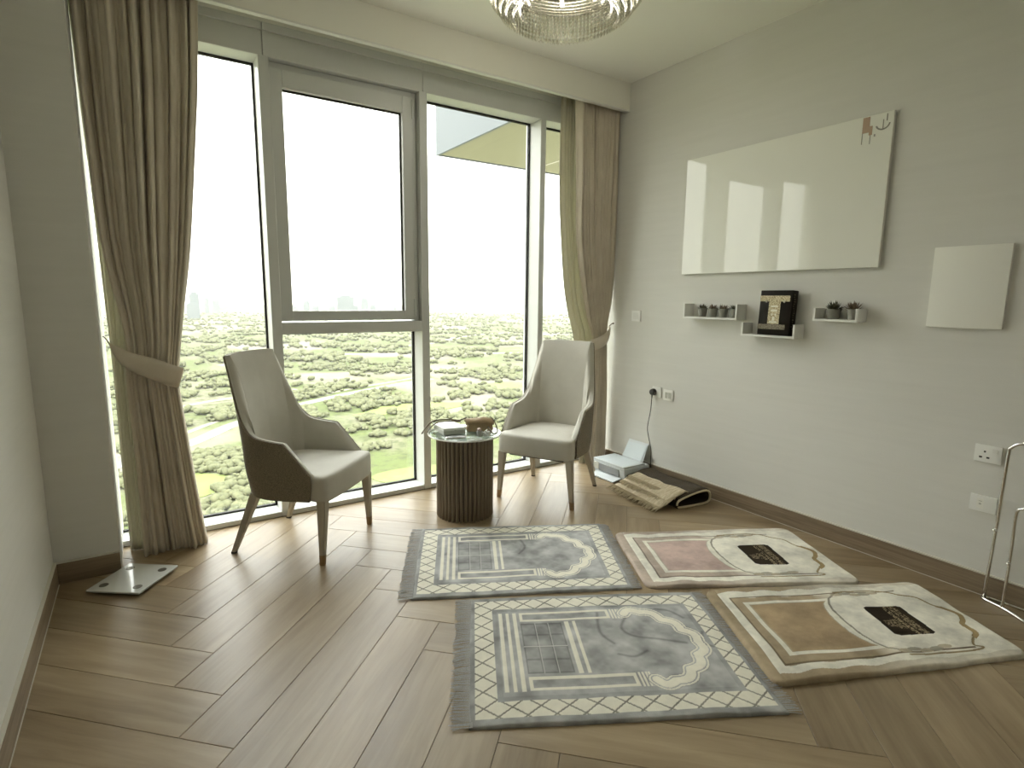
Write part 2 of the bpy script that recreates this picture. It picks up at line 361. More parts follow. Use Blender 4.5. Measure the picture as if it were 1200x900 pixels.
# ------------------------------------------------------------------ curtains
def curtain(name, zt, zb, xl, xr, yc, amp, npl, phase, m_, nu=150, nz=60, thick=.0025, seed=0, **k):
    rs = random.Random(seed); ph = [rs.uniform(0, 6.28) for _ in range(6)]; v = []
    for j in range(nz+1):
        z = zt+(zb-zt)*j/nz; a, b = sinterp(xl, z), sinterp(xr, z); am = sinterp(amp, z)
        for i in range(nu+1):
            u = i/nu
            uu = u+.016*math.sin(u*17+ph[0])+.010*math.sin(u*31+ph[1]+z*.8)
            s_ = math.sin(2*PI*npl*uu+phase)
            f = math.copysign(abs(s_)**.7, s_)*(.75+.25*math.sin(u*23+ph[2]))+.35*math.sin(2*PI*npl*2.3*u+ph[3]+z*.5)+.4*math.sin(u*9+z*1.3+ph[4])
            ex = .35*math.cos(2*PI*npl*uu+phase)*am*.35
            v.append((a+(b-a)*u+ex, yc+am*f*.5, z))
    f_ = [(j*(nu+1)+i, j*(nu+1)+i+1, (j+1)*(nu+1)+i+1, (j+1)*(nu+1)+i) for j in range(nz) for i in range(nu)]
    o = pyd(name, v, f_, m_, smooth=True, **k)
    md = o.modifiers.new('thick', 'SOLIDIFY'); md.thickness = thick; return o
def Z(*t): return sorted(t)
lt = empty('curtain', (.02, 3.52, 0), label='tall beige linen curtain tied back beside the grey pier wall and the bathroom scale', cat='curtain', group=None)
lt['category'] = 'curtain'
ampL = Z((0, .10), (.5, .085), (.9, .058), (1.0, .052), (1.2, .06), (1.6, .085), (3.0, .105))
a_ = curtain('curtain_panel', 3.03, .0015, Z((0, -.075), (.5, -.075), (.95, -.085), (1.18, -.075), (1.64, -.135), (2.0, -.150), (2.4, -.160), (3.03, -.165)),
        Z((0, .215), (.33, .183), (.68, .156), (.95, .139), (1.01, .147), (1.29, .186), (1.65, .242), (2.22, .304), (2.5, .33), (3.03, .36)), 3.505, ampL, 12, .3, 'curtain', nu=260, nz=70, seed=3)
b_ = curtain('lining_panel', 3.03, .002, Z((0, -.142), (.5, -.145), (.83, -.143), (1.16, -.145), (1.33, -.150), (1.9, -.160), (2.4, -.172), (3.03, -.18)),
        Z((0, -.02), (1.0, -.03), (1.3, .03), (2.0, .1), (3.03, .2)), 3.585, Z((0, .03), (3.03, .03)), 6, 0, 'lining', nu=120, nz=40, seed=4)
def band(name, top, bot, y0, y1, m_, par, th=.006, n=8, bulge=.05):
    T = smooth_path([(x, 0, z) for x, z in top], n); Bm = smooth_path([(x, 0, z) for x, z in bot], n); v = []; q = len(T)
    for i, (a, b) in enumerate(zip(T, Bm)):
        t_ = i/(q-1); y = y0+(y1-y0)*t_-bulge*math.sin(PI*t_)**.6
        for k in range(5):
            s_ = k/4; v.append((a.x+(b.x-a.x)*s_, y-.008*math.sin(PI*s_), a.z+(b.z-a.z)*s_))
    f_ = [(i*5+k, i*5+k+1, (i+1)*5+k+1, (i+1)*5+k) for i in range(q-1) for k in range(4)]
    o = pyd(name, v, f_, m_, par, smooth=True); md = o.modifiers.new('t', 'SOLIDIFY'); md.thickness = th; return o
c_ = band('tieback', [(-.145, 1.155), (-.101, 1.135), (-.05, 1.105), (.05, 1.07), (.12, 1.035), (.175, 1.01), (.16, 1.0)],
      [(-.142, 1.13), (-.11, 1.06), (-.06, 1.01), (.02, .965), (.09, .925), (.140, .905), (.13, .90)], 3.50, 3.52, 'curtain', None, bulge=.085)
bm = nb(); tube(bm, smooth_path([(-.17, 3.60, 1.18), (-.165, 3.53, 1.185), (-.15, 3.50, 1.165), (-.142, 3.495, 1.145)], 4), .003, 6)
d_ = obj('tieback_cord', bm, 'rope', None, smooth=True)
for o in (a_, b_, c_, d_): o.parent = lt; o.matrix_parent_inverse = Matrix.Translation((-.02, -3.52, 0))
rtc = empty('curtain', (3.1, 3.52, 0), label='beige linen curtain tied to the right wall behind the far pale chair', cat='curtain')
ampR = Z((0, .05), (.5, .05), (1.0, .035), (1.15, .03), (1.5, .05), (3.03, .10))
a_ = curtain('curtain_panel', 3.03, .0015, Z((0, 3.10), (.6, 3.115), (1.07, 3.125), (1.25, 3.055), (1.84, 2.925), (2.26, 2.90), (3.03, 2.862)),
        Z((0, 3.285), (.6, 3.275), (1.05, 3.261), (1.19, 3.262), (1.4, 3.295), (1.86, 3.308), (2.3, 3.308), (3.03, 3.308)), 3.505, ampR, 12, 1.1, 'curtain', nu=260, nz=70, seed=8)
b_ = curtain('lining_panel', 3.03, .002, Z((0, 3.06), (.5, 3.04), (1.06, 2.965), (1.4, 2.866), (1.69, 2.822), (2.24, 2.775), (3.03, 2.772)),
        Z((0, 3.2), (1.07, 3.16), (1.4, 3.05), (2.26, 2.98), (3.03, 2.98)), 3.56, Z((0, .028), (3.03, .028)), 4, 0, 'lining', nu=120, nz=40, seed=9)
c_ = band('tieback', [(3.285, 1.175), (3.25, 1.15), (3.2, 1.115), (3.15, 1.09), (3.10, 1.07)], [(3.28, 1.155), (3.25, 1.07), (3.2, 1.02), (3.15, .99), (3.11, .975)], 3.50, 3.51, 'curtain', None, bulge=.05)
bm = nb(); tube(bm, smooth_path([(3.30, 3.47, 1.20), (3.295, 3.49, 1.185), (3.283, 3.50, 1.165)], 4), .004, 6); lathe(bm, [(0, -.008), (.008, -.004), (.008, .004), (0, .008)], 8, (3.305, 3.465, 1.2))
d_ = obj('tieback_cord', bm, 'rope', None, smooth=True)
for o in (a_, b_, c_, d_): o.parent = rtc; o.matrix_parent_inverse = Matrix.Translation((-3.1, -3.52, 0))

# ------------------------------------------------------------------ chairs
def make_chair():
    root = empty('armchair')
    T = [(.285, -.222, .475), (.288, -.075, .640), (.288, .04, .652), (.284, .105, .668), (.275, .150, .705), (.262, .190, .765), (.243, .232, .87), (.224, .272, .985), (.208, .302, 1.066), (.192, .313, 1.080), (.10, .326, 1.084), (0, .330, 1.085)]
    Bt = [(.280, -.205, .335), (.282, -.075, .330), (.280, .03, .328), (.275, .08, .330), (.268, .115, .331), (.258, .145, .334), (.243, .172, .338), (.225, .195, .343), (.200, .212, .348), (.17, .222, .352), (.09, .235, .36), (0, .240, .36)]
    def dens(P):
        s = smooth_path(P[1:], 5); a, b = Vector(P[0]), Vector(P[1])
        h = [a.lerp(b, i/5) for i in range(5)]+s
        return h+[Vector((-p.x, p.y, p.z)) for p in h[-2::-1]]
    T, Bt = dens(T), dens(Bt); n = len(T); nv = 12
    O = []
    for a, b in zip(T, Bt):
        col = []
        for j in range(nv+1):
            t_ = j/nv; p = b.lerp(a, t_)
            p.y -= .018*math.sin(PI*t_)*(1 if a.z > .8 else .2)         # slight S-curve of the back
            if t_ < .2: p.y -= (.2-t_)*.10*max(0, min(1, (p.y-.05)/.1)); p.x *= 1-(.2-t_)*.12
            col.append(p)
        O.append(col)
    def nrm(i, j):
        du = O[min(i+1, n-1)][j]-O[max(i-1, 0)][j]; dv = O[i][min(j+1, nv)]-O[i][max(j-1, 0)]
        q = du.cross(dv); q.normalize()
        return q if q.dot(Vector((O[i][j].x, O[i][j].y+.35, 0))) < 0 else -q       # points inwards
    NR = [[nrm(i, j) for j in range(nv+1)] for i in range(n)]
    for _ in range(10):
        NR = [[(NR[max(i-1, 0)][j]+NR[i][j]*2+NR[min(i+1, n-1)][j]+NR[i][max(j-1, 0)]*.5+NR[i][min(j+1, nv)]*.5).normalized() for j in range(nv+1)] for i in range(n)]
    def sheet(off0, off1, puff):
        """closed wall between two offsets of the shell surface"""
        v = []; f = []
        for i in range(n):
            for side in (0, 1):
                for j in range(nv+1):
                    o_ = off0 if side == 0 else off1
                    if side == 1: o_ = off0+(off1-off0)*(.55+.45*math.sin(min(1, (nv-j)/2.2)*PI/2))+puff*math.sin(PI*j/nv)*math.sin(PI*i/(n-1))
                    v.append(O[i][j]+NR[i][j]*o_)
        r = nv+1; q = 2*r
        for i in range(n-1):
            for j in range(nv):
                f.append((i*q+j, (i+1)*q+j, (i+1)*q+j+1, i*q+j+1)); f.append((i*q+r+j, i*q+r+j+1, (i+1)*q+r+j+1, (i+1)*q+r+j))
            f.append((i*q+nv, (i+1)*q+nv, (i+1)*q+r+nv, i*q+r+nv)); f.append((i*q, i*q+r, (i+1)*q+r, (i+1)*q))
        for i in (0, n-1):
            for j in range(nv): f.append((i*q+j, i*q+j+1, i*q+r+j+1, i*q+r+j))
        return v, f
    def mk(name, a, b, puff, m_):
        v, f = sheet(a, b, puff); bm = nb(); vv = [bm.verts.new(p) for p in v]
        for q in f: bm.faces.new([vv[k] for k in q])
        return obj(name, bm, m_, root, smooth=True, angle=50)
    mk('outer_shell', 0, .012, 0, 'shell'); mk('backrest', .013, .052, .012, 'seat')
    bm = nb(); tube(bm, [O[i][nv]+NR[i][nv]*.011+Vector((0, 0, .0015)) for i in range(n)], .0035, 6); obj('piping', bm, 'seat', root, smooth=True)
    # seat cushion
    bm = nb(); NU, NV = 24, 22; grid = {}
    def outline(yy):
        return .276-.022*max(0, (yy+.28)/.48) - (.05 if yy > .16 else 0)
    ring = [(-.262, -.302), (-.12, -.312), (0, -.314), (.12, -.312), (.262, -.302), (.279, -.285), (.268, -.19), (.236, -.185), (.232, 0), (.222, .16), (.15, .20), (-.15, .20), (-.222, .16), (-.232, 0), (-.236, -.185), (-.268, -.19), (-.279, -.285)]
    def lay(z, s, dy=0):
        return [bm.verts.new((x*s, (y+.05)*s-.05+dy, z(x, y) if callable(z) else z)) for x, y in ring]
    crown = lambda h, c: (lambda x, y: h+c*(1-(x/.3)**2)*(1-((y+.05)/.33)**2)-.004*(y > .1))
    L_ = [lay(.333, .96), lay(.338, .99), lay(.352, 1), lay(.44, 1.004), lay(.463, .995), lay(crown(.474, .003), .97), lay(crown(.478, .012), .90), lay(crown(.480, .02), .6), lay(crown(.482, .022), .25)]
    k = len(ring)
    for a, b in zip(L_, L_[1:]):
        for i in range(k): bm.faces.new((a[i], a[(i+1) % k], b[(i+1) % k], b[i]))
    bm.faces.new(L_[-1]); bm.faces.new(L_[0][::-1])
    o = obj('seat', bm, 'seat', root, smooth=True); md = o.modifiers.new('s', 'SUBSURF'); md.levels = md.render_levels = 1
    bm = nb(); box(bm, (-.20, -.26, .318), (.20, .19, .34)); obj('under_frame', bm, 'rubber', root)
    for sx_, fr in ((-1, 1), (1, 1), (-1, 0), (1, 0)):
        if fr: top, bot, cz = Vector((sx_*.249, -.268, .345)), Vector((sx_*.276, -.268, 0)), .055
        else: top, bot, cz = Vector((sx_*.215, .145, .345)), Vector((sx_*.256, .278, 0)), .010
        def sec(bm, z0, z1, g=0):
            r = []
            for z in (z0, z1):
                c = bot.lerp(top, z/.345); h = .0125+(.025-.0125)*z/.345+g
                r.append([bm.verts.new((c.x+a*h, c.y+b*h, z)) for a, b in ((-1, -1), (1, -1), (1, 1), (-1, 1))])
            for i in range(4): bm.faces.new((r[0][i], r[0][(i+1) % 4], r[1][(i+1) % 4], r[1][i]))
            bm.faces.new(r[0][::-1]); bm.faces.new(r[1])
            bmesh.ops.bevel(bm, geom=[e_ for e_ in bm.edges if abs(e_.verts[0].co.z-e_.verts[1].co.z) > (z1-z0)*.8], offset=.004, segments=2, affect='EDGES')
        bm = nb(); sec(bm, cz, .345); lg = obj('leg', bm, 'leg', root, smooth=True, angle=40)
        bm = nb(); sec(bm, .0, cz, .0006); obj('leg_cap', bm, 'brass' if fr else 'rubber', lg, smooth=True, angle=40, **({'label': 'bronze metal cap'} if fr else {}))
    return root
def copy_tree(o, parent=None):
    c = o.copy(); C.objects.link(c)
    if parent: c.parent = parent
    for ch in list(o.children): copy_tree(ch, c)
    return c
ch1 = make_chair(); ch2 = copy_tree(ch1)
ch1.location = (.71, 3.24, 0); ch1.rotation_euler = (0, 0, math.radians(45))
ch2.location = (2.41, 3.13, 0); ch2.rotation_euler = (0, 0, math.radians(-60))
tag(ch1, 'pale grey high-backed armchair standing nearer the tall left curtain, its dark woven side in view', 'chair', 'high-backed armchairs by the window')
tag(ch2, 'pale grey high-backed armchair facing the room between the fluted side table and the printer', 'chair', 'high-backed armchairs by the window')

# ------------------------------------------------------------------ side table and what lies on it
TX, TY = 1.69, 3.10
tb = empty('side_table', (TX, TY, 0), label='round side table with a glass top on a fluted brown wooden drum', cat='table')
bm = nb(); lathe(bm, [(0, .004), (.168, .004), (.168, .525), (0, .525)], 48); obj('drum', bm, 'cabinet_dark', tb, smooth=True, angle=40)
bm = nb(); lathe(bm, [(0, .525), (.186, .525), (.186, .531), (0, .531)], 48); obj('drum_lid', bm, 'panel', tb, smooth=True, angle=40)
slm = None; NS = 40
for k in range(NS):
    if slm is None:
        bm = nb(); r = .0105; b0 = []; b1 = []
        for q in range(7):
            a = -PI/2+PI*q/6; x, y = .166+.019*math.cos(a), r*math.sin(a)
            b0.append(bm.verts.new((x, y, 0))); b1.append(bm.verts.new((x, y, .523)))
        for q in range(6): bm.faces.new((b0[q], b0[q+1], b1[q+1], b1[q]))
        bm.faces.new(b1); bm.faces.new(b0[::-1]); bm.faces.new((b0[0], b1[0], b1[-1], b0[-1]))
        o = obj('slat', bm, 'slat', tb, smooth=True, angle=60); slm = o.data
    else: o = link('slat', slm, [], tb)
    o.rotation_euler = (0, 0, 2*PI*k/NS)
bm = nb(); lathe(bm, [(0, .531), (.228, .531), (.234, .534), (.234, .541), (.230, .543), (0, .543)], 64); obj('glass_top', bm, 'glass_top', tb, smooth=True, angle=30)
bm = nb(); tube(bm, [(.234*math.cos(2*PI*k/48), .234*math.sin(2*PI*k/48), .5375) for k in range(48)], .0045, 6, closed=True); obj('top_rim', bm, 'white', tb, smooth=True)
ZT = .5435
def P_(x, y, z=0.0):                        # a point of a level plane seen at a pixel
    d = fw*F_PX+rt*(x-600)-up*(y-450); t_ = (z-CAM_H)/d.z; return Vector((d.x*t_, d.y*t_, z))
# white gift box
a, b, c2_, d2 = P_(520, 510, ZT), P_(546.5, 507.5, ZT), P_(527, 499.5, ZT), P_(507.5, 503, ZT)
def prism(bm, base, z0, z1, mi=0, inset=0):
    cx = sum(p[0] for p in base)/len(base); cy = sum(p[1] for p in base)/len(base)
    lo = [bm.verts.new((cx+(p[0]-cx)*(1-inset), cy+(p[1]-cy)*(1-inset), z0)) for p in base]; hi = [bm.verts.new((p[0], p[1], z1)) for p in base]; n = len(base)
    bm.faces.new(lo[::-1]).material_index = mi; bm.faces.new(hi).material_index = mi
    for i in range(n): bm.faces.new((lo[i], lo[(i+1) % n], hi[(i+1) % n], hi[i])).material_index = mi
gb = empty('gift_box', ((a+c2_)/2).to_tuple(), label='flat white lidded box on the glass top of the side table', cat='box'); gl = (a+c2_)/2
rel = [(p-gl) for p in (a, b, c2_+(b-a)*.06, d2)]
bm = nb(); prism(bm, [(p.x*.96, p.y*.96) for p in rel], 0, .034); obj('box_base', bm, 'board_edge', gb)
bm = nb(); prism(bm, [(p.x, p.y) for p in rel], .024, .040); o = obj('box_lid', bm, 'white', gb)
bm = nb(); mid = (rel[0]+rel[1])/2; lathe(bm, [(0, -.004), (.004, -.003), (.004, .003), (0, .004)], 8, (mid.x*1.01, mid.y*1.01, .024)); obj('clasp', bm, 'chrome', gb, smooth=True)
# phone
pc = P_(534, 513.5, ZT); dirv = (P_(545, 513, ZT)-P_(525, 514, ZT)).normalized(); ang = math.atan2(dirv.y, dirv.x)
ph = empty('phone', pc.to_tuple(), ang, label='small grey mobile phone at the near rim of the side table', cat='phone')
bx('case', (-.062, -.022, 0), (.062, .022, .010), 'chrome', ph, bev=.003, seg=2); bx('screen', (-.058, -.019, .0102), (.058, .019, .0112), 'screen', ph)
# tan handbag: folded body, flap, strap
bc = P_(560, 506, ZT)+Vector((.03, .03, 0)); bagang = math.atan2(dirv.y, dirv.x)
bg_ = empty('handbag', bc.to_tuple(), bagang, label='soft tan leather handbag with a long brown strap lying on the side table', cat='bag')
bm = nb(); rows = []
for j, (hw, hd, z) in enumerate([(.085, .034, 0), (.090, .038, .012), (.084, .034, .04), (.076, .027, .062), (.070, .018, .074)]):
    rows.append([bm.verts.new((hw*math.copysign(abs(math.cos(a_))**.6, math.cos(a_)), hd*math.copysign(abs(math.sin(a_))**.7, math.sin(a_))+.004*math.sin(3*a_), z)) for a_ in [2*PI*q/20 for q in range(20)]])
for r1, r2 in zip(rows, rows[1:]):
    for q in range(20): bm.faces.new((r1[q], r1[(q+1) % 20], r2[(q+1) % 20], r2[q]))
bm.faces.new(rows[0][::-1]); bm.faces.new(rows[-1]); obj('bag_body', bm, 'bag', bg_, smooth=True)
v = []; 
for i in range(13):
    u = i/12*2-1
    for (y, z) in ((.030, .066), (.010, .086), (-.012, .090), (-.034, .076), (-.046, .058)):
        v.append((u*(.098-.018*abs(y*20)**.5*.3)-.004, y-.006*math.cos(u*4), z-.012*u*u+.003*math.sin(u*5)))
o = pyd('flap', v, [(i*5+k, i*5+k+1, (i+1)*5+k+1, (i+1)*5+k) for i in range(12) for k in range(4)], 'bag', bg_, smooth=True); md = o.modifiers.new('t', 'SOLIDIFY'); md.thickness = .005
inv = Matrix.Rotation(-bagang, 4, 'Z') @ Matrix.Translation(-bc)
def ray_at_depth(x, y, Yp):
    d = fw*F_PX+rt*(x-600)-up*(y-450); t_ = Yp/d.y; return Vector((d.x*t_, d.y*t_, CAM_H+d.z*t_))
def strap(name, pts, r):
    bm = nb(); tube(bm, [inv @ p for p in smooth_path(pts, 5)], r, 7); return obj(name, bm, 'rope', bg_, smooth=True)
strap('strap', [P_(494.5, 508, ZT+.006), P_(501, 499, ZT+.012), ray_at_depth(508, 493.5, 3.16), ray_at_depth(524, 491.5, 3.14), ray_at_depth(538, 492.5, 3.12), ray_at_depth(547, 489, 3.11)], .0048)
strap('strap', [P_(501, 506.5, ZT+.006), P_(504.5, 501, ZT+.016), ray_at_depth(513, 495, 3.20), ray_at_depth(526, 493.5, 3.18), ray_at_depth(540, 494, 3.14)], .004)
strap('handle', [ray_at_depth(574, 488, 3.08), ray_at_depth(579, 493, 3.04), P_(583, 505, ZT+.008), P_(578, 508, ZT+.006), ray_at_depth(572, 500, 3.03)], .004)
# little jar with two pink knobs, a tissue and a crumpled wrapper
jc = P_(562, 511, ZT); jr = empty('cosmetic_jar', jc.to_tuple(), label='tiny dark glass jar with pink cap in front of the tan handbag', cat='jar')
bm = nb(); lathe(bm, [(0, 0), (.018, 0), (.020, .004), (.020, .030), (.016, .036), (0, .036)], 16); obj('jar_body', bm, 'glass_jar', jr, smooth=True, angle=50)
bm = nb(); lathe(bm, [(0, .036), (.012, .036), (.013, .046), (.006, .052), (0, .053)], 16, (-.004, 0, 0)); obj('cap', bm, 'cap', jr, smooth=True, angle=50)
def crumple(name, c, rx, ry, rz, m_, seed, **k):
    bm = nb(); bmesh.ops.create_icosphere(bm, subdivisions=3, radius=1)
    for v_ in bm.verts:
        n_ = noise.noise(v_.co*2.3+Vector((seed, 0, 0)))*.55+noise.noise(v_.co*5+Vector((seed, 3, 0)))*.25; v_.co = v_.co*(1+n_); v_.co.x *= rx; v_.co.y *= ry; v_.co.z = max(v_.co.z, -.75)*rz
    zz = min(v_.co.z for v_ in bm.verts)
    for v_ in bm.verts: v_.co.z -= zz
    o = obj(name, bm, m_, **k); o.location = c; return o
crumple('tissue', P_(570, 511, ZT), .018, .02, .022, 'white', 1, label='crumpled white tissue beside the tiny jar on the side table', cat='tissue')
crumple('clear_wrapper', P_(556, 516.5, ZT), .050, .018, .008, 'wrap', 5, label='crumpled clear plastic wrapper at the near edge of the glass table top', cat='wrapper')

# ------------------------------------------------------------------ bathroom scale
q = [P_(102, 689, .02), P_(164, 698, .02), P_(209, 666.5, .02), P_(150, 658.5, .02)]
cc = sum(q, Vector())/4; ax = ((q[2]-q[1])+(q[3]-q[0])).normalized(); sc = empty('bathroom_scale', (cc.x, cc.y, 0), math.atan2(ax.y, ax.x), label='square white glass bathroom scale on the floor below the tied curtain', cat='scale')
bx('platform', (-.138, -.132, .014), (.138, .132, .024), 'scale_glass', sc, bev=.004, seg=3)
bx('underbody', (-.125, -.12, .006), (.125, .12, .014), 'board_edge', sc)
for i in (-1, 1):
    for j in (-1, 1):
        bm = nb(); lathe(bm, [(0, .024), (.020, .024), (.019, .0252), (0, .0254)], 24); o = obj('electrode', bm, 'scale_pad', sc, smooth=True, angle=30, label='round dark metal contact'); o.location = (i*.085, j*.085, 0)
        bm = nb(); lathe(bm, [(0, 0), (.014, 0), (.014, .008), (0, .008)], 12); o = obj('foot', bm, 'rubber', sc); o.location = (i*.1, j*.1, 0)

# ------------------------------------------------------------------ prayer mats
def seg_d(u, v, pts):
    d = np.full(u.shape, 9.)
    for (x0, y0), (x1, y1) in zip(pts, pts[1:]):
        dx, dy = x1-x0, y1-y0; t_ = np.clip(((u-x0)*dx+(v-y0)*dy)/(dx*dx+dy*dy+1e-12), 0, 1); d = np.minimum(d, np.hypot(u-x0-t_*dx, v-y0-t_*dy))
    return d
def inside(u, v, poly):
    c = np.zeros(u.shape, bool); n = len(poly)
    for i in range(n):
        x0, y0 = poly[i]; x1, y1 = poly[i-1]
        if y0 == y1: continue
        c ^= ((y0 > v) != (y1 > v)) & (u < (x1-x0)*(v-y0)/(y1-y0)+x0)
    return c
def rect(u, v, a, b, c, d): return (u >= a) & (u <= b) & (v >= c) & (v <= d)
def vnoise(u, v, s, seed, oct_=3):
    out = np.zeros(u.shape); rs = np.random.RandomState(seed); amp = 1; tot = 0
    for _ in range(oct_):
        g = rs.rand(64, 64); x = u*s % 63; y = v*s % 63; i = np.floor(x).astype(int) % 63; j = np.floor(y).astype(int) % 63; fx = x-np.floor(x); fy = y-np.floor(y); fx = fx*fx*(3-2*fx); fy = fy*fy*(3-2*fy)
        out += amp*(g[i, j]*(1-fx)*(1-fy)+g[i+1, j]*fx*(1-fy)+g[i, j+1]*(1-fx)*fy+g[i+1, j+1]*fx*fy); tot += amp; amp *= .55; s *= 2.1
    return out/tot
def blend(c, m_, col):
    m_ = m_.astype(float)[..., None] if m_.dtype == bool else m_[..., None]
    return c*(1-m_)+np.array(col)*m_
GREY, CREAM, LGREY, DGREY = (.36, .36, .35), (.80, .77, .66), (.58, .57, .54), (.25, .25, .245)
def scal(pts, bulge=.02, n=7):
    out = []
    for (x0, y0), (x1, y1) in zip(pts, pts[1:]):
        l = math.hypot(x1-x0, y1-y0); nx, ny = -(y1-y0)/l, (x1-x0)/l
        for i in range(n):
            t_ = i/n; h = bulge*math.sin(PI*t_); out.append((x0+(x1-x0)*t_+nx*h, y0+(y1-y0)*t_+ny*h))
    return out+[pts[-1]]
STROKES = {21: [[(.70, .60), (.66, .52), (.70, .46), (.80, .43), (.90, .40)], [(.58, .64), (.56, .50), (.60, .42)], [(.86, .66), (.92, .64), (.96, .58)], [(.72, .36), (.66, .33), (.60, .35)], [(1.0, .47), (.97, .40), (1.0, .37)]],
           3: [[(.58, .60), (.60, .50), (.56, .42)], [(.93, .50), (.97, .42), (.95, .34)]]}
def grey_pattern(u, v, seed):
    Lm, W = 1.10, .80
    n1_ = vnoise(u, v, 14, seed); n2_ = vnoise(u, v, 55, seed+1)
    c = np.zeros(u.shape+(3,)); c[:] = GREY
    h = np.full(u.shape, .6)
    band_ = rect(u, v, .022, 1.078, .032, .770) & ~rect(u, v, .100, 1.012, .110, .700)
    c = blend(c, band_, CREAM)
    pu, pv = .100, .082
    a = np.abs(((u/pu+v/pv) % 1)-.5); b = np.abs(((u/pu-v/pv) % 1)-.5)
    ln = (np.minimum(a, b) < .050) & band_
    c = blend(c, ln, (.27, .26, .22)); h[ln] = .35
    fld = rect(u, v, .122, .990, .132, .678); c = blend(c, fld, tuple(x*1.18 for x in GREY))
    def put(m_, col=CREAM, hh=.8):
        nonlocal c
        c = blend(c, m_, col); h[m_] = hh
    for x in (.128, .160, .192): put(rect(u, v, x, x+.016, .155, .665))
    for y0, y1 in ((.158, .232), (.596, .664)):
        put(rect(u, v, .222, .632, y0, y1)); put(rect(u, v, .236, .618, y0+.015, y1-.015), GREY, .5)
        for k in range(4): put(rect(u, v, .640+k*.013, .648+k*.013, y0-.002, y1+.004))
    put(rect(u, v, .222, .402, .250, .580), DGREY, .5)
    for i in range(4):
        for j in range(3):
            put(rect(u, v, .228+j*.059, .278+j*.059, .258+i*.081, .328+i*.081), tuple(x*.92 for x in GREY), .55)
    put(rect(u, v, .222, .402, .412, .418), LGREY); put(rect(u, v, .284, .287, .250, .580), LGREY); put(rect(u, v, .343, .346, .250, .580), LGREY)
    put(rect(u, v, .418, .437, .244, .586)); put(rect(u, v, .452, .466, .244, .586))
    arch = scal([(.700, .628), (.775, .640), (.856, .575), (.915, .490), (.952, .405)], .024, 9)+scal([(.952, .405), (.915, .320), (.850, .238), (.770, .178), (.700, .190)], .024, 9)
    d = seg_d(u, v, arch)
    put(d < .034, GREY, .5); put(d < .030); put(d < .023, tuple(x*1.15 for x in GREY), .5); put(d < .018, tuple(x*1.05 for x in CREAM), .9)
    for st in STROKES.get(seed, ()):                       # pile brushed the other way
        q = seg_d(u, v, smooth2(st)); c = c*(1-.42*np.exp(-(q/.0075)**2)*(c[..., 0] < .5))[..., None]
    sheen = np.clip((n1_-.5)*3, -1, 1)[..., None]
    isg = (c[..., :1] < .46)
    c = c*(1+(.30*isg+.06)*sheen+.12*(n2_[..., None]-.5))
    return np.clip(c, 0, 1), h
def cream_pattern(u, v, seed, tan, tan2, edge):
    n1_ = vnoise(u, v, 9, seed); n2_ = vnoise(u, v, 60, seed+1); CR = (.80, .77, .67)
    c = np.zeros(u.shape+(3,)); c[:] = CR; h = np.full(u.shape, .8)
    def put(m_, col, hh=.8):
        nonlocal c
        c = blend(c, m_, col); h[m_] = hh
    wob = .006*np.sin(u*40)+.004*np.sin(v*55)
    fade = np.clip((.62-u)/.3, 0, 1)*.75+.25
    m_ = ((u < .048) | (v < .044+wob) | (v > .640-wob)); c = blend(c, m_*np.clip(fade+.1, 0, 1), edge); h[(np.abs(u-.048) < .004)] = .3
    lf = u < .60+.02*np.sin(v*30)
    r1 = rect(u, v, .090, .66, .092+wob, .592-wob); r2 = rect(u, v, .132, .62, .136, .548)
    c = blend(c, (r1 & ~r2)*np.clip((.60-u)/.12, 0, 1), edge); ln = np.abs(np.maximum(np.maximum(.09-u, .092-v), v-.592)) < .004; put(ln & (u < .9) & (u > .085), tuple(x*.55 for x in edge), .3)
    arch = [(.522, .155), (.500, .175), (.482, .215), (.470, .27), (.466, .342), (.470, .41), (.482, .47), (.500, .508), (.522, .530)]
    poly = [(.155, .155), (.155, .530)]+arch[::-1]
    f = inside(u, v, poly); put(f, tan, .45)
    put(f & (seg_d(u, v, poly+[poly[0]]) < .006), tan2, .3)
    put(seg_d(u, v, [(.60, .10), (.545, .135), (.520, .18), (.505, .24), (.500, .342), (.505, .45), (.52, .50), (.545, .545), (.60, .585)]) < .0045, (.33, .31, .25), .3)
    for y in (.105, .575):
        for k in range(5): c = blend(c, np.hypot((u-.60-k*.045)/.03, (v-y-.008*math.sin(k*2))/.014) < 1, (.40, .375, .30) if k % 2 else (.50, .44, .33))
    rc = smooth2([(.60, .60), (.78, .605), (.86, .585), (.90, .545), (.955, .505), (.975, .44), (1.01, .40), (1.035, .345), (1.01, .29), (.985, .26), (.985, .19), (.94, .15), (.905, .105), (.93, .085), (.86, .070), (.60, .075)])
    dd = seg_d(u, v, rc); put((dd < .005), (.36, .29, .17), .3); put((dd < .011) & (u > .95) & (v < .42) & (v > .1), (.36, .27, .14), .3)
    kb = inside(u, v, [(.640, .225), (.645, .440), (.665, .452), (.81, .452), (.825, .440), (.820, .215), (.80, .203), (.66, .210)]); put(kb, (.032, .024, .016), .7)
    g = vnoise(u, v, 190, seed+5, 2) > .5
    put(kb & rect(u, v, .735, .752, .19, .46) & g, (.30, .24, .15)); put(kb & rect(u, v, .760, .795, .19, .46) & g, (.24, .19, .12)); put(kb & rect(u, v, .700, .728, .26, .34) & g, (.24, .19, .12)); put(kb & rect(u, v, .660, .700, .275, .33) & g, (.22, .17, .11))
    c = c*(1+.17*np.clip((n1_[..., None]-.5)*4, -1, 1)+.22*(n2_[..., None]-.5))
    return np.clip(c, 0, 1), h
def smooth2(p): return [(q.x, q.y) for q in smooth_path([(a, b, 0) for a, b in p], 5)]
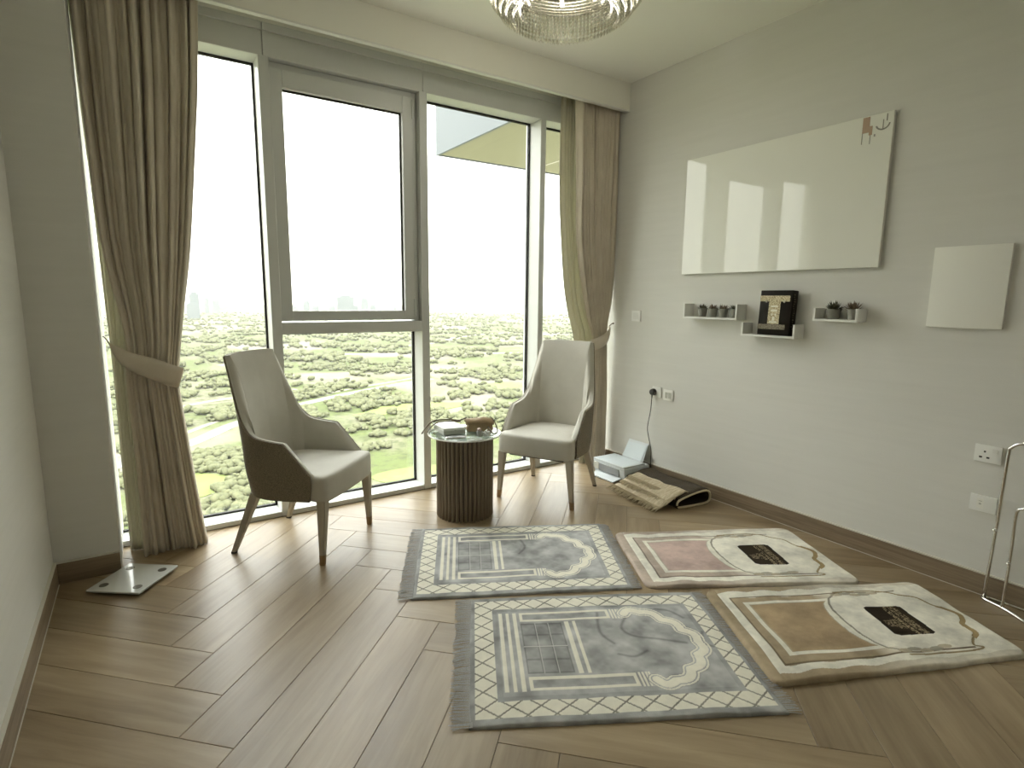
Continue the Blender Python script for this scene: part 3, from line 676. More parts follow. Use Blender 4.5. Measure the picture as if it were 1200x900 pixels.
rugm = M['rug'] = mat('mat_pile', rough=.85); vc = N(rugm, 'ShaderNodeVertexColor', layer_name='Col'); L(rugm, vc.outputs[0], B(rugm).inputs['Base Color']); B(rugm).inputs['Sheen Weight'].default_value = 0; B(rugm).inputs['Specular IOR Level'].default_value = .08; B(rugm).inputs['Sheen Roughness'].default_value = .4
tt_ = N(rugm, 'ShaderNodeTexCoord'); nn_ = N(rugm, 'ShaderNodeTexNoise'); nn_.inputs['Scale'].default_value = 320; L(rugm, tt_.outputs['Object'], nn_.inputs[0]); bb_ = N(rugm, 'ShaderNodeBump'); bb_.inputs['Strength'].default_value = .5; bb_.inputs['Distance'].default_value = .003; L(rugm, nn_.outputs[0], bb_.inputs['Height']); L(rugm, bb_.outputs[0], B(rugm).inputs['Normal'])
def prayer_mat(corn, Lm, W, pat, thick, seed, label, fringe, nu=400, nv=280, relief=.003, wav=.003, rad=.0):
    c = [Vector((x, y, 0)) for x, y in corn]                 # near-left, far-left, far-right, near-right
    org = sum(c, Vector())/4; root = empty('prayer_mat', (org.x, org.y, 0), label=label, cat='rug', group='prayer mats laid out on the wood floor')
    u, v = np.meshgrid(np.linspace(0, 1, nu+1), np.linspace(0, 1, nv+1), indexing='ij')
    col, h = pat(u*Lm, v*W)
    cx, cy = [(1-u)*(1-v)*c[0][k]+(1-u)*v*c[1][k]+u*v*c[2][k]+u*(1-v)*c[3][k]-org[k] for k in (0, 1)]
    wn = vnoise(u*Lm, v*W, 5, seed+9, 2)-.5
    ex = np.minimum(np.minimum(u*Lm, (1-u)*Lm), np.minimum(v*W, (1-v)*W)); edge_r = np.sqrt(np.clip(1-(1-np.clip(ex/(thick*.8), 0, 1))**2, 0, 1))
    z = (thick+relief*(h-.8)+wav*wn*2)*(.25+.75*edge_r)+.001+np.maximum(0, wn)*wav*1.5
    edw = (vnoise(u*Lm, v*W, 7, seed+3, 2)-.5)*.008*(1-np.clip(ex/.06, 0, 1)); cx = cx+edw; cy = cy+edw
    if rad:                                                  # rounded corners
        for su in (0, 1):
            for sv in (0, 1):
                du = rad-(u if su == 0 else 1-u)*Lm; dv = rad-(v if sv == 0 else 1-v)*W; k_ = (du > 0) & (dv > 0); rr_ = np.maximum(du, dv)/np.maximum(np.hypot(du, dv), 1e-6)
                q = np.where(k_, rr_, 1.0); pu_ = (rad-du*q)/Lm; pv_ = (rad-dv*q)/W
                uu = np.where(k_, pu_ if su == 0 else 1-pu_, u); vv = np.where(k_, pv_ if sv == 0 else 1-pv_, v)
                cx = np.where(k_, (1-uu)*(1-vv)*c[0][0]+(1-uu)*vv*c[1][0]+uu*vv*c[2][0]+uu*(1-vv)*c[3][0]-org[0], cx)
                cy = np.where(k_, (1-uu)*(1-vv)*c[0][1]+(1-uu)*vv*c[1][1]+uu*vv*c[2][1]+uu*(1-vv)*c[3][1]-org[1], cy)
    nvt = (nu+1)*(nv+1); co = np.stack([cx, cy, z], -1).reshape(-1, 3)
    idx = np.arange(nvt).reshape(nu+1, nv+1)
    F_ = np.stack([idx[:-1, :-1], idx[1:, :-1], idx[1:, 1:], idx[:-1, 1:]], -1).reshape(-1, 4)
    loop = np.concatenate([idx[:, 0], idx[-1, 1:], idx[-2::-1, -1], idx[0, -2:0:-1]])
    bot = co[loop].copy(); bot[:, 2] = .0004; co = np.concatenate([co, bot]); nl = len(loop); bi = nvt+np.arange(nl)
    Sd = np.stack([loop, bi, np.roll(bi, -1), np.roll(loop, -1)], -1); F_ = np.concatenate([F_, Sd])
    me = bpy.data.meshes.new('pile'); me.vertices.add(len(co)); me.vertices.foreach_set('co', co.ravel()); me.loops.add(F_.size); me.loops.foreach_set('vertex_index', F_.ravel().astype(np.int32))
    me.polygons.add(len(F_)); me.polygons.foreach_set('loop_start', np.arange(0, F_.size, 4, dtype=np.int32)); me.update(calc_edges=True)
    at = me.color_attributes.new('Col', 'FLOAT_COLOR', 'POINT'); cc_ = np.ones((len(co), 4)); cc_[:nvt, :3] = col.reshape(-1, 3); cc_[nvt:, :3] = col.reshape(-1, 3)[loop]*.8
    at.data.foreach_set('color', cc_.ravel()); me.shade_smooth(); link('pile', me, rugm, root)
    rs = random.Random(seed)
    for e0, e1, out_, ln in fringe:                             # fringe strands of one end
        a, b = c[e0], c[e1]; d = (b-a).normalized(); o_ = c[out_[0]]-c[out_[1]]; o_.normalize(); bm = nb(); n = int((b-a).length/.0042)
        for i in range(n):
            p = a.lerp(b, (i+.5)/n)-org+Vector((0, 0, .004)); l_ = ln*rs.uniform(.8, 1.08); s_ = rs.uniform(-.008, .008)+.010*math.sin(i*.05); w_ = .0017
            q0, q1, q2 = p-o_*.012+Vector((0, 0, .006)), p+o_*l_*.5+d*s_*.5+Vector((0, 0, .004)), p+o_*l_+d*s_+Vector((0, 0, rs.uniform(-.002, .0035)))
            pr = [[bm.verts.new(q-d*w_), bm.verts.new(q+d*w_), bm.verts.new(q+Vector((0, 0, -.0016)))] for q in (q0, q1, q2)]
            for r1, r2 in zip(pr, pr[1:]):
                for k in range(3): bm.faces.new((r1[k], r1[(k+1) % 3], r2[(k+1) % 3], r2[k]))
            bm.faces.new(pr[-1])
        obj('fringe', bm, 'fringe', root, kind='stuff')
    return root
GF = [(0, 1, (0, 3), .065), (3, 2, (3, 0), .05)]
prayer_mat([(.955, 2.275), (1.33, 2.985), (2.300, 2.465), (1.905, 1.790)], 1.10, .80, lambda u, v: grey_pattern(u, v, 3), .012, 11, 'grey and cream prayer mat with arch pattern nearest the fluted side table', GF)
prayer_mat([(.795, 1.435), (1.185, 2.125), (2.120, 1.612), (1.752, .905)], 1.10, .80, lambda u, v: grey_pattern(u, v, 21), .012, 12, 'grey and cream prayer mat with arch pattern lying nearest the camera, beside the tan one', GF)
PINK = (.56, .425, .375); TAN = (.41, .305, .19)
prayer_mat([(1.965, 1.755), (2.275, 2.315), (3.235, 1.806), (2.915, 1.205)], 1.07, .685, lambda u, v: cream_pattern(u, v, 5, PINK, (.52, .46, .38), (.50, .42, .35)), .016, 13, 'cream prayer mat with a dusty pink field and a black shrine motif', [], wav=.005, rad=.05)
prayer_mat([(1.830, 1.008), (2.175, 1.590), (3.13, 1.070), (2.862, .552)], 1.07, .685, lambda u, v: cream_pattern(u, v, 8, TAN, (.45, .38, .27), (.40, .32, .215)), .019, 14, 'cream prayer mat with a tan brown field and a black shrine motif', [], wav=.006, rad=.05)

# folded tan rug by the printer
fr = empty('folded_rug', (2.95, 2.6, 0), label='folded tan rug with tassels and dark backing on the floor by the printer', cat='rug')
A0, A1 = Vector((3.20, 2.93, 0)), Vector((3.13, 2.36, 0)); D = (A1-A0).normalized(); Nn = Vector((-D.y, D.x, 0)); Nn = Nn if Nn.x < 0 else -Nn   # Nn points into the room
def sheet_prof(prof, t0, t1, n, th, name, m_, wob=.006, ends=None):
    pr = smooth_path([(a, b, 0) for a, b in prof], 4); v = []; k = len(pr)
    for i in range(n+1):
        t_ = t0+(t1-t0)*i/n; base = A0.lerp(A1, t_)
        for j, p in enumerate(pr):
            x = p.x+wob*math.sin(i*.9+j*.4); zz = max(.003, p.y*(1-.12*math.sin(t_*5))+wob*.6*math.sin(i*1.3+j*.7)); q = base+Nn*x; v.append((q.x-2.95, q.y-2.6, zz))
    o = pyd(name, v, [(i*k+j, i*k+j+1, (i+1)*k+j+1, (i+1)*k+j) for i in range(n) for j in range(k-1)], m_, fr, smooth=True); md = o.modifiers.new('t', 'SOLIDIFY'); md.thickness = th; md.offset = 1; return pr
sheet_prof([(.20, .010), (.05, .006), (-.065, .010), (-.088, .045), (-.068, .090), (.0, .096), (.10, .082), (.19, .062)], 0, 1, 16, .006, 'backing_fold', 'rug_back', .003)
# light woven rim on the open end of the fold
pr = smooth_path([(.20, .012), (.05, .008), (-.065, .012), (-.090, .047), (-.070, .092), (.0, .099), (.10, .085), (.195, .060), (.21, .03)], 4)
bm = nb(); tube(bm, [A1+Nn*p.x+Vector((-2.95, -2.6, p.y)) for p in pr], .008, 6); obj('rim', bm, 'tassel', fr, smooth=True)
flp = sheet_prof([(.105, .092), (.13, .094), (.17, .086), (.225, .068), (.29, .040), (.37, .014)], .08, .98, 14, .007, 'pile_flap', 'rug_tan', .0035)
bm = nb(); tube(bm, [A0.lerp(A1, .08+.90*i/14)+Nn*(.107+.006*math.sin(i*.9))+Vector((-2.95, -2.6, .090+.003*math.sin(i*1.3))) for i in range(15)], .006, 6); obj('rim', bm, 'tassel', fr, smooth=True)
bm = nb(); rs = random.Random(5)
for row, (x0, z0, ln) in enumerate(((.19, .088, .045), (.26, .062, .045), (.335, .032, .08))):
    for i in range(64):
        t_ = .08+.90*(i+rs.random()*.5)/64; b = A0.lerp(A1, t_)+Vector((-2.95, -2.6, 0)); p0 = b+Nn*x0+Vector((0, 0, z0)); p1 = b+Nn*(x0+ln*rs.uniform(.6, 1.1))+D*rs.uniform(-.02, .02)+Vector((0, 0, max(.004, z0-.02)))
        tube(bm, [p0, (p0+p1)/2+Vector((0, 0, .006)), p1], [.003, .0035, .0022], 4)
obj('tassel_fringe', bm, 'tassel', fr, kind='stuff')

# ------------------------------------------------------------------ printer on the floor
pn = empty('printer', (3.145, 3.13, 0), label='white inkjet printer with paper tray raised, on the floor in the corner', cat='printer')
bm = nb(); sec = [(-.135, .012), (-.150, .060), (-.158, .118), (.115, .118), (.130, .03), (.125, .004), (-.12, .004)]
yl, yh = -.178, .178
lo = [bm.verts.new((x, yl, z)) for x, z in sec]; hi = [bm.verts.new((x, yh, z)) for x, z in sec]; k = len(sec)
bm.faces.new(lo); bm.faces.new(hi[::-1])
for i in range(k): bm.faces.new((lo[i], lo[(i+1) % k], hi[(i+1) % k], hi[i]))
bmesh.ops.bevel(bm, geom=list(bm.edges), offset=.006, segments=2, affect='EDGES'); obj('body', bm, 'printer', pn, smooth=True, angle=40)
bx('scanner_lid', (-.158, -.172, .119), (.075, .172, .132), 'printer', pn, bev=.005, seg=2)
bx('lid_inset', (-.140, -.155, .1322), (.058, .155, .1335), 'paper', pn)
bm = nb(); box(bm, (-.1565, -.12, .045), (-.135, .10, .10)); o = obj('output_slot', bm, 'printer_dark', pn); o.location = (-.004, 0, 0)
bx('control_panel', (-.162, .105, .05), (-.15, .165, .105), 'board_edge', pn, bev=.003)
def slab(name, p0, p1, w0, w1, th, m_, par):     # sloped slab along x with width along y
    bm = nb(); (x0, z0), (x1, z1) = p0, p1
    v = [bm.verts.new(q) for q in ((x0, -w0, z0), (x0, w0, z0), (x1, w1, z1), (x1, -w1, z1), (x0, -w0, z0+th), (x0, w0, z0+th), (x1, w1, z1+th), (x1, -w1, z1+th))]
    for f in ((0, 1, 2, 3), (4, 7, 6, 5), (0, 4, 5, 1), (1, 5, 6, 2), (2, 6, 7, 3), (3, 7, 4, 0)): bm.faces.new([v[i] for i in f])
    return obj(name, bm, m_, par)
o = slab('output_tray', (-.15, .030), (-.215, .006), .14, .12, .008, 'printer', pn)
o = slab('paper_support', (.095, .118), (.163, .255), .115, .105, .006, 'printer', pn); o.location = (0, -.01, 0)
o = slab('paper_stack', (.088, .124), (.150, .240), .10, .10, .004, 'paper', pn); o.location = (0, -.01, 0)

# ------------------------------------------------------------------ right wall: whiteboard, panel, shelves, sockets
WX = XR
def on_wall(name, y0, y1, z0, z1, d, **k): return empty(name, (WX, (y0+y1)/2, (z0+z1)/2), **k)
wbd = on_wall('whiteboard', 1.46, 2.768, 1.583, 2.372, .02, label='large glossy white board mounted on the wall above the three small shelves', cat='whiteboard')
hy, hz = (2.768-1.46)/2, (2.372-1.583)/2
bx('board_panel', (-.026, -hy, -hz), (-.004, hy, hz), 'board', wbd, bev=.002)
for yy in (-hy+.1, hy-.1): bx('wall_spacer', (-.004, yy-.03, -hz+.1), (0, yy+.03, hz-.1), 'board_edge', wbd)
# printed mark in the board's upper corner: brown sticker shape with drips, grey curve with strokes
bm = nb()
def flatb(bm, y0, y1, z0, z1): box(bm, (-.0275, y0, z0), (-.026, y1, z1))
flatb(bm, -hy+.115, -hy+.150, hz-.085, hz-.006); flatb(bm, -hy+.100, -hy+.116, hz-.10, hz-.055); obj('mark', bm, 'rust_ink', wbd, label='small rust brown mark')
for k_, (a_, b_, c_, d_) in enumerate(((.146, .150, .14, .085), (.106, .110, .145, .10), (.083, .090, .112, .10), (.047, .051, .085, .035), (.030, .035, .045, .010))):
    bm = nb(); flatb(bm, -hy+a_, -hy+b_, hz-c_, hz-d_); obj('stroke', bm, 'grey_ink', wbd)
bm = nb()
for i in range(14):
    a0 = PI*(.98-i/14*.9); a1 = PI*(.98-(i+1)/14*.9); cy_, cz_ = -hy+.050, hz-.055
    q = [bm.verts.new((-.0275, cy_-r*math.cos(PI-a)*1.0, cz_-r*math.sin(a)*.9)) for a, r in ((a0, .036), (a1, .036), (a1, .028), (a0, .028))]; bm.faces.new(q)
bmesh.ops.remove_doubles(bm, verts=bm.verts, dist=.0002); obj('mark', bm, 'grey_ink', wbd, label='small grey curved mark')
pnl = on_wall('canvas_panel', .912, 1.213, 1.281, 1.668, .02, cat='panel')
pnl['label'] = 'plain off-white rectangular panel on the wall, to the right of the large glossy board'
bx('panel_face', (-.022, -.151, -.194), (0, .151, .194), 'panel', pnl, bev=.003, seg=2)

def shelf(y0, y1, z0, z1, label):
    s_ = empty('wall_shelf', (WX, (y0+y1)/2, z0), label=label, cat='shelf', group='small white U-shaped wall shelves'); h = (y1-y0)/2; d = .100; t_ = .013
    bx('shelf_board', (-d, -h, 0), (0, h, t_), 'white', s_, bev=.001); bx('side_panel', (-d, -h, t_), (0, -h+t_, z1-z0), 'white', s_, bev=.001); bx('side_panel', (-d, h-t_, t_), (0, h, z1-z0), 'white', s_, bev=.001)
    return s_
shelf(2.240, 2.672, 1.273, 1.376, 'white U-shaped wall shelf holding the row of four small pots')
shelf(1.845, 2.201, 1.178, 1.262, 'white U-shaped wall shelf holding the black and gold book, lowest of the three')
shelf(1.503, 1.746, 1.289, 1.362, 'white U-shaped wall shelf holding two small potted plants')
bk = empty('book', (WX-.1+.008, 1.985, 1.1925), label='black and gold boxed book standing upright on the lowest small shelf', cat='book')
lean = Matrix.Rotation(math.radians(3), 4, 'Y')
def bpart(name, a, b, m_, par=bk, **k):
    o = bx(name, a, b, m_, par, **k); 
    if par is bk: o.rotation_euler = (0, math.radians(3), 0)
    return o
bpart('cover', (.0, -.100, 0), (.058, .108, .272), 'book', bev=.003, seg=2)
bpart('gold_band', (-.001, -.085, .205), (.0, .108, .240), 'gold', label='gold patterned band')
bpart('gold_door', (-.001, -.028, .068), (.0, .046, .205), 'gold', label='gold patterned door panel')
bpart('gold_band', (-.001, -.070, .036), (.0, .108, .066), 'gold_dim', label='dull gold lower band')
for y in (-.052, .062):
    bm = nb(); lathe(bm, [(0, -.009), (.006, -.004), (.004, .004), (0, .011)], 8, (-.003, y, .205)); o = obj('ornament', bm, 'silver_print', bk, smooth=True); o.rotation_euler = (0, math.radians(3), 0)
for (y, z, w_, h_) in ((.009, .175, .022, .005), (.009, .150, .020, .006), (.020, .125, .004, .006), (-.002, .125, .004, .006), (.009, .100, .007, .012), (.009, .080, .025, .005)):
    bpart('ornament', (-.002, y-w_, z-h_), (-.0008, y+w_, z+h_), 'silver_print')
bm = nb(); rs = random.Random(2)
for i in range(16):
    z = .04+i*.0135; box(bm, (.012+rs.random()*.014, -.1012, z), (.022+rs.random()*.016, -.0998, z+.006))
o = obj('spine_ornament', bm, 'gold_dim', bk); o.rotation_euler = (0, math.radians(3), 0)

def pot_plant(y, z, r, h, leafm, seed, label, foliage=1.0, dx=.05):
    p = empty('potted_plant', (WX-dx, y, z), label=label, cat='plant', group='small potted plants on the wall shelves')
    bm = nb(); lathe(bm, [(0, 0), (r*.78, 0), (r*.8, .002), (r, h*.86), (r*1.05, h*.88), (r*1.05, h), (r*.9, h), (r*.88, h*.85), (0, h*.85)], 20); obj('pot', bm, 'pot', p, smooth=True, angle=40)
    bm = nb(); rs = random.Random(seed)
    for i in range(70):
        a = rs.uniform(0, 2*PI); e_ = rs.uniform(.05, 1.25); l_ = rs.uniform(.5, 1)*r*1.35*foliage; d = Vector((math.cos(a)*math.cos(e_), math.sin(a)*math.cos(e_), math.sin(e_)*1.1))
        b = Vector((math.cos(a)*r*.25, math.sin(a)*r*.25, h*.85)); t_ = d.cross(Vector((0, 0, 1))).normalized()*r*.16; m1 = b+d*l_*.6; tip = b+d*l_+Vector((0, 0, r*.1)); n_ = d.cross(t_).normalized()*r*.06
        q = [bm.verts.new(x) for x in (b, m1-t_, tip, m1+t_, m1+n_, m1-n_)]
        for f in ((0, 1, 4), (1, 2, 4), (2, 3, 4), (3, 0, 4), (0, 5, 1), (1, 5, 2), (2, 5, 3), (3, 5, 0)): bm.faces.new([q[k] for k in f])
    obj('leaves', bm, leafm, p, kind='stuff')
    return p
for i, (y, lm, lb) in enumerate([(2.545, 'leaf', 'tiny potted succulent with dark leaves, farthest from the book in the row of four'), (2.462, 'leaf_red', 'tiny potted succulent with russet leaves, second in the row of four'), (2.378, 'leaf_red', 'tiny potted succulent with pale russet leaves, third in the row of four'), (2.292, 'leaf', 'tiny potted succulent touching the side panel nearest the book')]):
    pot_plant(y, 1.2865, .030, .058, lm, i, lb)
pot_plant(1.655, 1.3025, .036, .056, 'leaf', 11, 'small dark green potted plant on the two-plant shelf, the one nearer the book', 1.15)
pot_plant(1.548, 1.3025, .032, .058, 'leaf_red', 12, 'small russet-tipped potted plant at the far end of the two-plant shelf from the book', 1.25)

def plate(y0, y1, z0, z1, name, label, cat, d=.010):
    p = on_wall(name, y0, y1, z0, z1, d, label=label, cat=cat); h, g = (y1-y0)/2, (z1-z0)/2
    bx('faceplate', (-d, -h, -g), (0, h, g), 'plastic', p, bev=.0025, seg=2); return p, h, g
p, h, g = plate(3.168, 3.262, 1.228, 1.312, 'light_switch', 'single white light switch on the wall beside the far curtain', 'switch'); bx('rocker', (-.013, -h*.6, -g*.6), (-.010, h*.6, g*.6), 'white', p, bev=.001)
p, h, g = plate(2.915, 3.005, .650, .732, 'wall_socket', 'white wall socket with the black plug in it above the printer', 'socket'); bx('rocker', (-.012, -h*.7, g*.35), (-.010, -h*.4, g*.75), 'white', p)
pl = empty('power_cord', (WX-.010, 2.985, .688), label='black power plug and thin cord hanging from the wall socket to the printer', cat='cord')
bm = nb(); lathe(bm, [(0, 0), (.026, 0), (.027, .012), (.022, .030), (0, .032)], 20)
bmesh.ops.rotate(bm, verts=bm.verts, matrix=Matrix.Rotation(-PI/2, 3, 'Y')); obj('plug', bm, 'black', pl, smooth=True, angle=50)
bm = nb(); tube(bm, [(-.02, .0, -.015), (-.02, .002, -.05)], [.007, .004], 8); obj('strain_relief', bm, 'black', pl, smooth=True)
bm = nb(); tube(bm, smooth_path([(-.02, .002, -.045), (-.03, .0, -.15), (-.035, .018, -.28), (-.025, .012, -.36), (-.02, -.015, -.46), (-.015, -.012, -.56), (-.02, -.03, -.65), (-.025, -.01, -.682), (-.04, .03, -.684)], 6), .0032, 6); obj('cord', bm, 'black', pl, smooth=True)
p, h, g = plate(2.800, 2.890, .640, .724, 'wall_socket', 'white double network wall plate beside the plugged-in socket', 'socket')
for y in (-.016, .016): bx('jack', (-.012, y-.012, -.025), (-.010, y+.012, .02), 'board_edge', p)
p, h, g = plate(.848, .952, .650, .733, 'wall_socket', 'white switched wall socket, the upper of two beside the chrome stand', 'socket', .011)
bx('rocker', (-.0135, -.038, .010), (-.011, -.016, .028), 'white', p, bev=.001)
for (y, z, hw) in ((.012, .010, .004), (.026, -.018, .006), (-.002, -.018, .006)): bx('socket_hole', (-.0116, y-hw, z-.004), (-.0108, y+hw, z+.004), 'gasket', p)
p, h, g = plate(.840, .944, .408, .487, 'wall_socket', 'white wall outlet plate, the lower of two beside the chrome stand', 'socket', .011)
bx('outlet_insert', (-.012, -.002, -.024), (-.011, .024, .024), 'panel', p); bx('socket_hole', (-.0126, .006, -.006), (-.0118, .015, .002), 'board_edge', p); bx('socket_hole', (-.0126, .004, .010), (-.0118, .017, .013), 'board_edge', p)

# ------------------------------------------------------------------ chrome stand at the right edge
cs = empty('chrome_stand', (3.17, .62, 0), label='chrome tube stand with nested loops standing against the right wall', cat='stand')
inv2 = Matrix.Translation((-3.17, -.62, 0))
bm = nb(); arc = smooth_path([(3.285, .42, .008), (3.286, .78, .008), (3.272, .83, .008), (3.25, .815, .008), (3.225, .745, .008), (3.17, .66, .008), (3.11, .60, .008), (3.06, .50, .008), (3.04, .36, .008), (3.05, .22, .008), (3.28, .20, .008)], 6, closed=True)
tube(bm, [inv2 @ p for p in arc], .008, 10, closed=True); obj('base_ring', bm, 'chrome', cs, smooth=True)
bm = nb(); tube(bm, [inv2 @ p for p in smooth_path([(3.268, .828, .01), (3.240, .812, .42), (3.205, .80, .72), (3.20, .79, .765), (3.195, .755, .79), (3.19, .70, .795), (3.19, .30, .795), (3.195, .24, .775), (3.20, .22, .73), (3.25, .21, .01)], 6)], .0075, 10); obj('outer_loop', bm, 'chrome', cs, smooth=True)
bm = nb(); tube(bm, [inv2 @ p for p in smooth_path([(3.225, .747, .01), (3.215, .743, .30), (3.205, .742, .47), (3.20, .72, .50), (3.195, .69, .515), (3.19, .65, .52), (3.19, .35, .52), (3.195, .30, .50), (3.20, .29, .46), (3.22, .28, .01)], 6)], .0065, 10); obj('inner_loop', bm, 'chrome', cs, smooth=True)
for (x, y, z) in ((3.238, .816, .36), (3.218, .745, .23)):
    bm = nb(); lathe(bm, [(0, -.006), (.008, -.004), (.010, 0), (.008, .004), (0, .006)], 10, (x-3.17-.006, y-.62, z)); obj('joint_bead', bm, 'chrome', cs, smooth=True)

# ------------------------------------------------------------------ chandelier
CX, CY = 1.93, 2.457
cd = empty('chandelier', (CX, CY, ZC), label='round tiered crystal bead chandelier fixed flush to the ceiling', cat='chandelier')
bm = nb(); lathe(bm, [(0, 0), (.30, 0), (.30, -.02), (.28, -.03), (0, -.03)], 48); obj('ceiling_plate', bm, 'crystal_metal', cd, smooth=True, angle=40)
CHANDELIER_W = 3.0
M['bulb'] = mat('bulb_glow', (.9, .88, .8), .4); B(M['bulb']).inputs['Emission Color'].default_value = (1, .95, .84, 1); B(M['bulb']).inputs['Emission Strength'].default_value = .5
TIERS = [(.385, -.055, -.150), (.362, -.060, -.185), (.335, -.060, -.215), (.305, -.060, -.240), (.270, -.060, -.250), (.235, -.060, -.225), (.200, -.05, -.16)]
for r, z0, z1 in TIERS:
    bm = nb(); tube(bm, [(r*math.cos(2*PI*k/48), r*math.sin(2*PI*k/48), z0) for k in range(48)], .005, 6, closed=True); obj('ring', bm, 'crystal_metal', cd, smooth=True)
for a in range(6):
    bm = nb(); tube(bm, [(.18*math.cos(a*PI/3), .18*math.sin(a*PI/3), -.045), (.385*math.cos(a*PI/3), .385*math.sin(a*PI/3), -.055)], .006, 6); obj('arm', bm, 'crystal_metal', cd)
for r, z0, z1 in TIERS:
    ns = int(2*PI*r/.0215); bh = .019; v = []; f = []; nbd = max(2, int((z0-z1)/bh))
    for s_ in range(ns):
        a = 2*PI*s_/ns; cx, cy = r*math.cos(a), r*math.sin(a)
        for k in range(nbd):
            last = k == nbd-1; z = z0-.006-bh*k-(.006 if last else 0); rr_, hh = (.0085, .017) if last else (.0075, .0095); i0 = len(v)
            v += [(cx, cy, z+hh*.9)]+[(cx+rr_*math.cos(q*PI/2+a), cy+rr_*math.sin(q*PI/2+a), z) for q in range(4)]+[(cx, cy, z-hh)]
            for q in range(4): f += [(i0, i0+1+q, i0+1+(q+1) % 4), (i0+5, i0+1+(q+1) % 4, i0+1+q)]
    pyd('crystal_strands', v, f, 'crystal', cd, kind='stuff')
for k in range(8):
    bm = nb(); lathe(bm, [(0, -.03), (.010, -.03), (.010, -.05), (.014, -.062), (.010, -.076), (0, -.080)], 12, (.24*math.cos(k*PI/4+.2), .24*math.sin(k*PI/4+.2), 0)); obj('bulb', bm, 'bulb', cd, smooth=True)

cl_ = bpy.data.lights.new('bulb_light', 'POINT'); cl_.energy = CHANDELIER_W; cl_.shadow_soft_size = .10; cl_.color = (1, .96, .86)
co_ = bpy.data.objects.new('bulb_light', cl_); C.objects.link(co_); co_.parent = cd; co_.location = (0, 0, -.17)

# ------------------------------------------------------------------ outside: balcony above, land, roads, trees, towers, haze
M['soffit'] = noisy(mat('soffit_render', rough=.9), (.21, .205, .125), (.225, .22, .135), (.6, .6, .6))
M['fascia'] = mat('fascia_panel', (.085, .098, .105), .5)
by = empty('balcony', (3.33, 4.0, 3.2), label='projecting balcony slab of the floor above with pale soffit and grey side', cat='balcony')
def bb(name, a, b, m_):
    o = bx(name, a, b, m_, by); o.matrix_parent_inverse = Matrix.Translation((-3.33, -4.0, -3.2)); return o
bb('soffit', (3.335, 3.93, 3.20), (9.0, 6.762, 3.45), 'soffit'); bb('side_panel', (3.30, 3.93, 3.188), (3.335, 6.80, 4.6), 'fascia'); bb('front_panel', (3.335, 6.762, 3.188), (9.0, 6.80, 4.6), 'fascia')
bb('panel_joint', (4.75, 3.93, 3.192), (4.765, 6.762, 3.201), 'caulk')

GZ = -110.0
gm = M['ground'] = mat('parkland_ground', rough=1.0, spec=.1)
t = N(gm, 'ShaderNodeTexCoord')
def gn(scale, detail, lo, hi, rough=.55):
    mp = N(gm, 'ShaderNodeMapping'); mp.inputs['Scale'].default_value = (scale, scale, scale); L(gm, t.outputs['Object'], mp.inputs[0])
    n = N(gm, 'ShaderNodeTexNoise'); n.inputs['Scale'].default_value = 1; n.inputs['Detail'].default_value = detail; n.inputs['Roughness'].default_value = rough; L(gm, mp.outputs[0], n.inputs[0])
    r = N(gm, 'ShaderNodeMapRange'); r.inputs[1].default_value = lo; r.inputs[2].default_value = hi; L(gm, n.outputs[0], r.inputs[0]); return r.outputs[0]
def gmix(f, a, b):
    x = N(gm, 'ShaderNodeMix', data_type='RGBA'); L(gm, f, x.inputs[0])
    for s_, i in ((a, 6), (b, 7)):
        if isinstance(s_, tuple): x.inputs[i].default_value = (*s_, 1)
        else: L(gm, s_, x.inputs[i])
    return x.outputs[2]
base = gmix(gn(.014, 7, .38, .54), (.108, .104, .072), (.070, .086, .032))
base = gmix(gn(.11, 6, .50, .58, .75), base, (.052, .060, .028)); base = gmix(gn(.004, 4, .52, .60), base, (.128, .122, .092))
L(gm, base, B(gm).inputs['Base Color'])
bm = nb(); n_ = 24
gv = [[bm.verts.new((-7000+16000*i/n_, 30+7200*j/n_, GZ)) for j in range(n_+1)] for i in range(n_+1)]
for i in range(n_):
    for j in range(n_): bm.faces.new((gv[i][j], gv[i+1][j], gv[i+1][j+1], gv[i][j+1]))
tag(obj('parkland', bm, 'ground'), 'wide flat parkland and sandy ground spread out far below the window', 'ground', kind='structure')
M['road'] = mat('road_asphalt', (.13, .13, .12), .9); M['sand'] = mat('sand_track', (.15, .142, .112), 1.0); M['lawn'] = noisy(mat('lawn_green', rough=1), (.088, .115, .024), (.112, .135, .036), (.05, .05, .05)); M['building'] = mat('tower_concrete', (.095, .108, .115), .8); M['building2'] = mat('tower_glass', (.08, .094, .10), .5)
def road(pts, w_, m_, label, name='road', z=.25):
    P = smooth_path([(x, y, 0) for x, y in pts], 10); v = []
    for i, p in enumerate(P):
        d = P[min(i+1, len(P)-1)]-P[max(i-1, 0)]; d.normalize(); n = Vector((-d.y, d.x, 0))*w_/2; v += [(*(p-n).xy, GZ+z), (*(p+n).xy, GZ+z), (*(p+n).xy, GZ-.5), (*(p-n).xy, GZ-.5)]
    f = []
    for i in range(len(P)-1):
        a = i*4; f += [(a, a+4, a+5, a+1), (a+1, a+5, a+6, a+2), (a+3, a+7, a+4, a)]
    return tag(pyd(name, v, f, m_), label, 'road' if name in ('road', 'track') else 'lawn', kind=None)
road([(-80, 395), (11, 463), (62, 532), (110, 579), (200, 640), (330, 700)], 13, 'road', 'pale grey dual road crossing the parkland beyond the beige curtain')
road([(-80, 412), (0, 486), (50, 552), (98, 597), (190, 660), (320, 722)], 6, 'sand', 'narrow sandy track running along the pale grey dual road', 'track')
road([(-60, 560), (26, 640), (60, 665), (150, 700)], 9, 'sand', 'short sandy track above the dual road seen left of the near armchair', 'track')
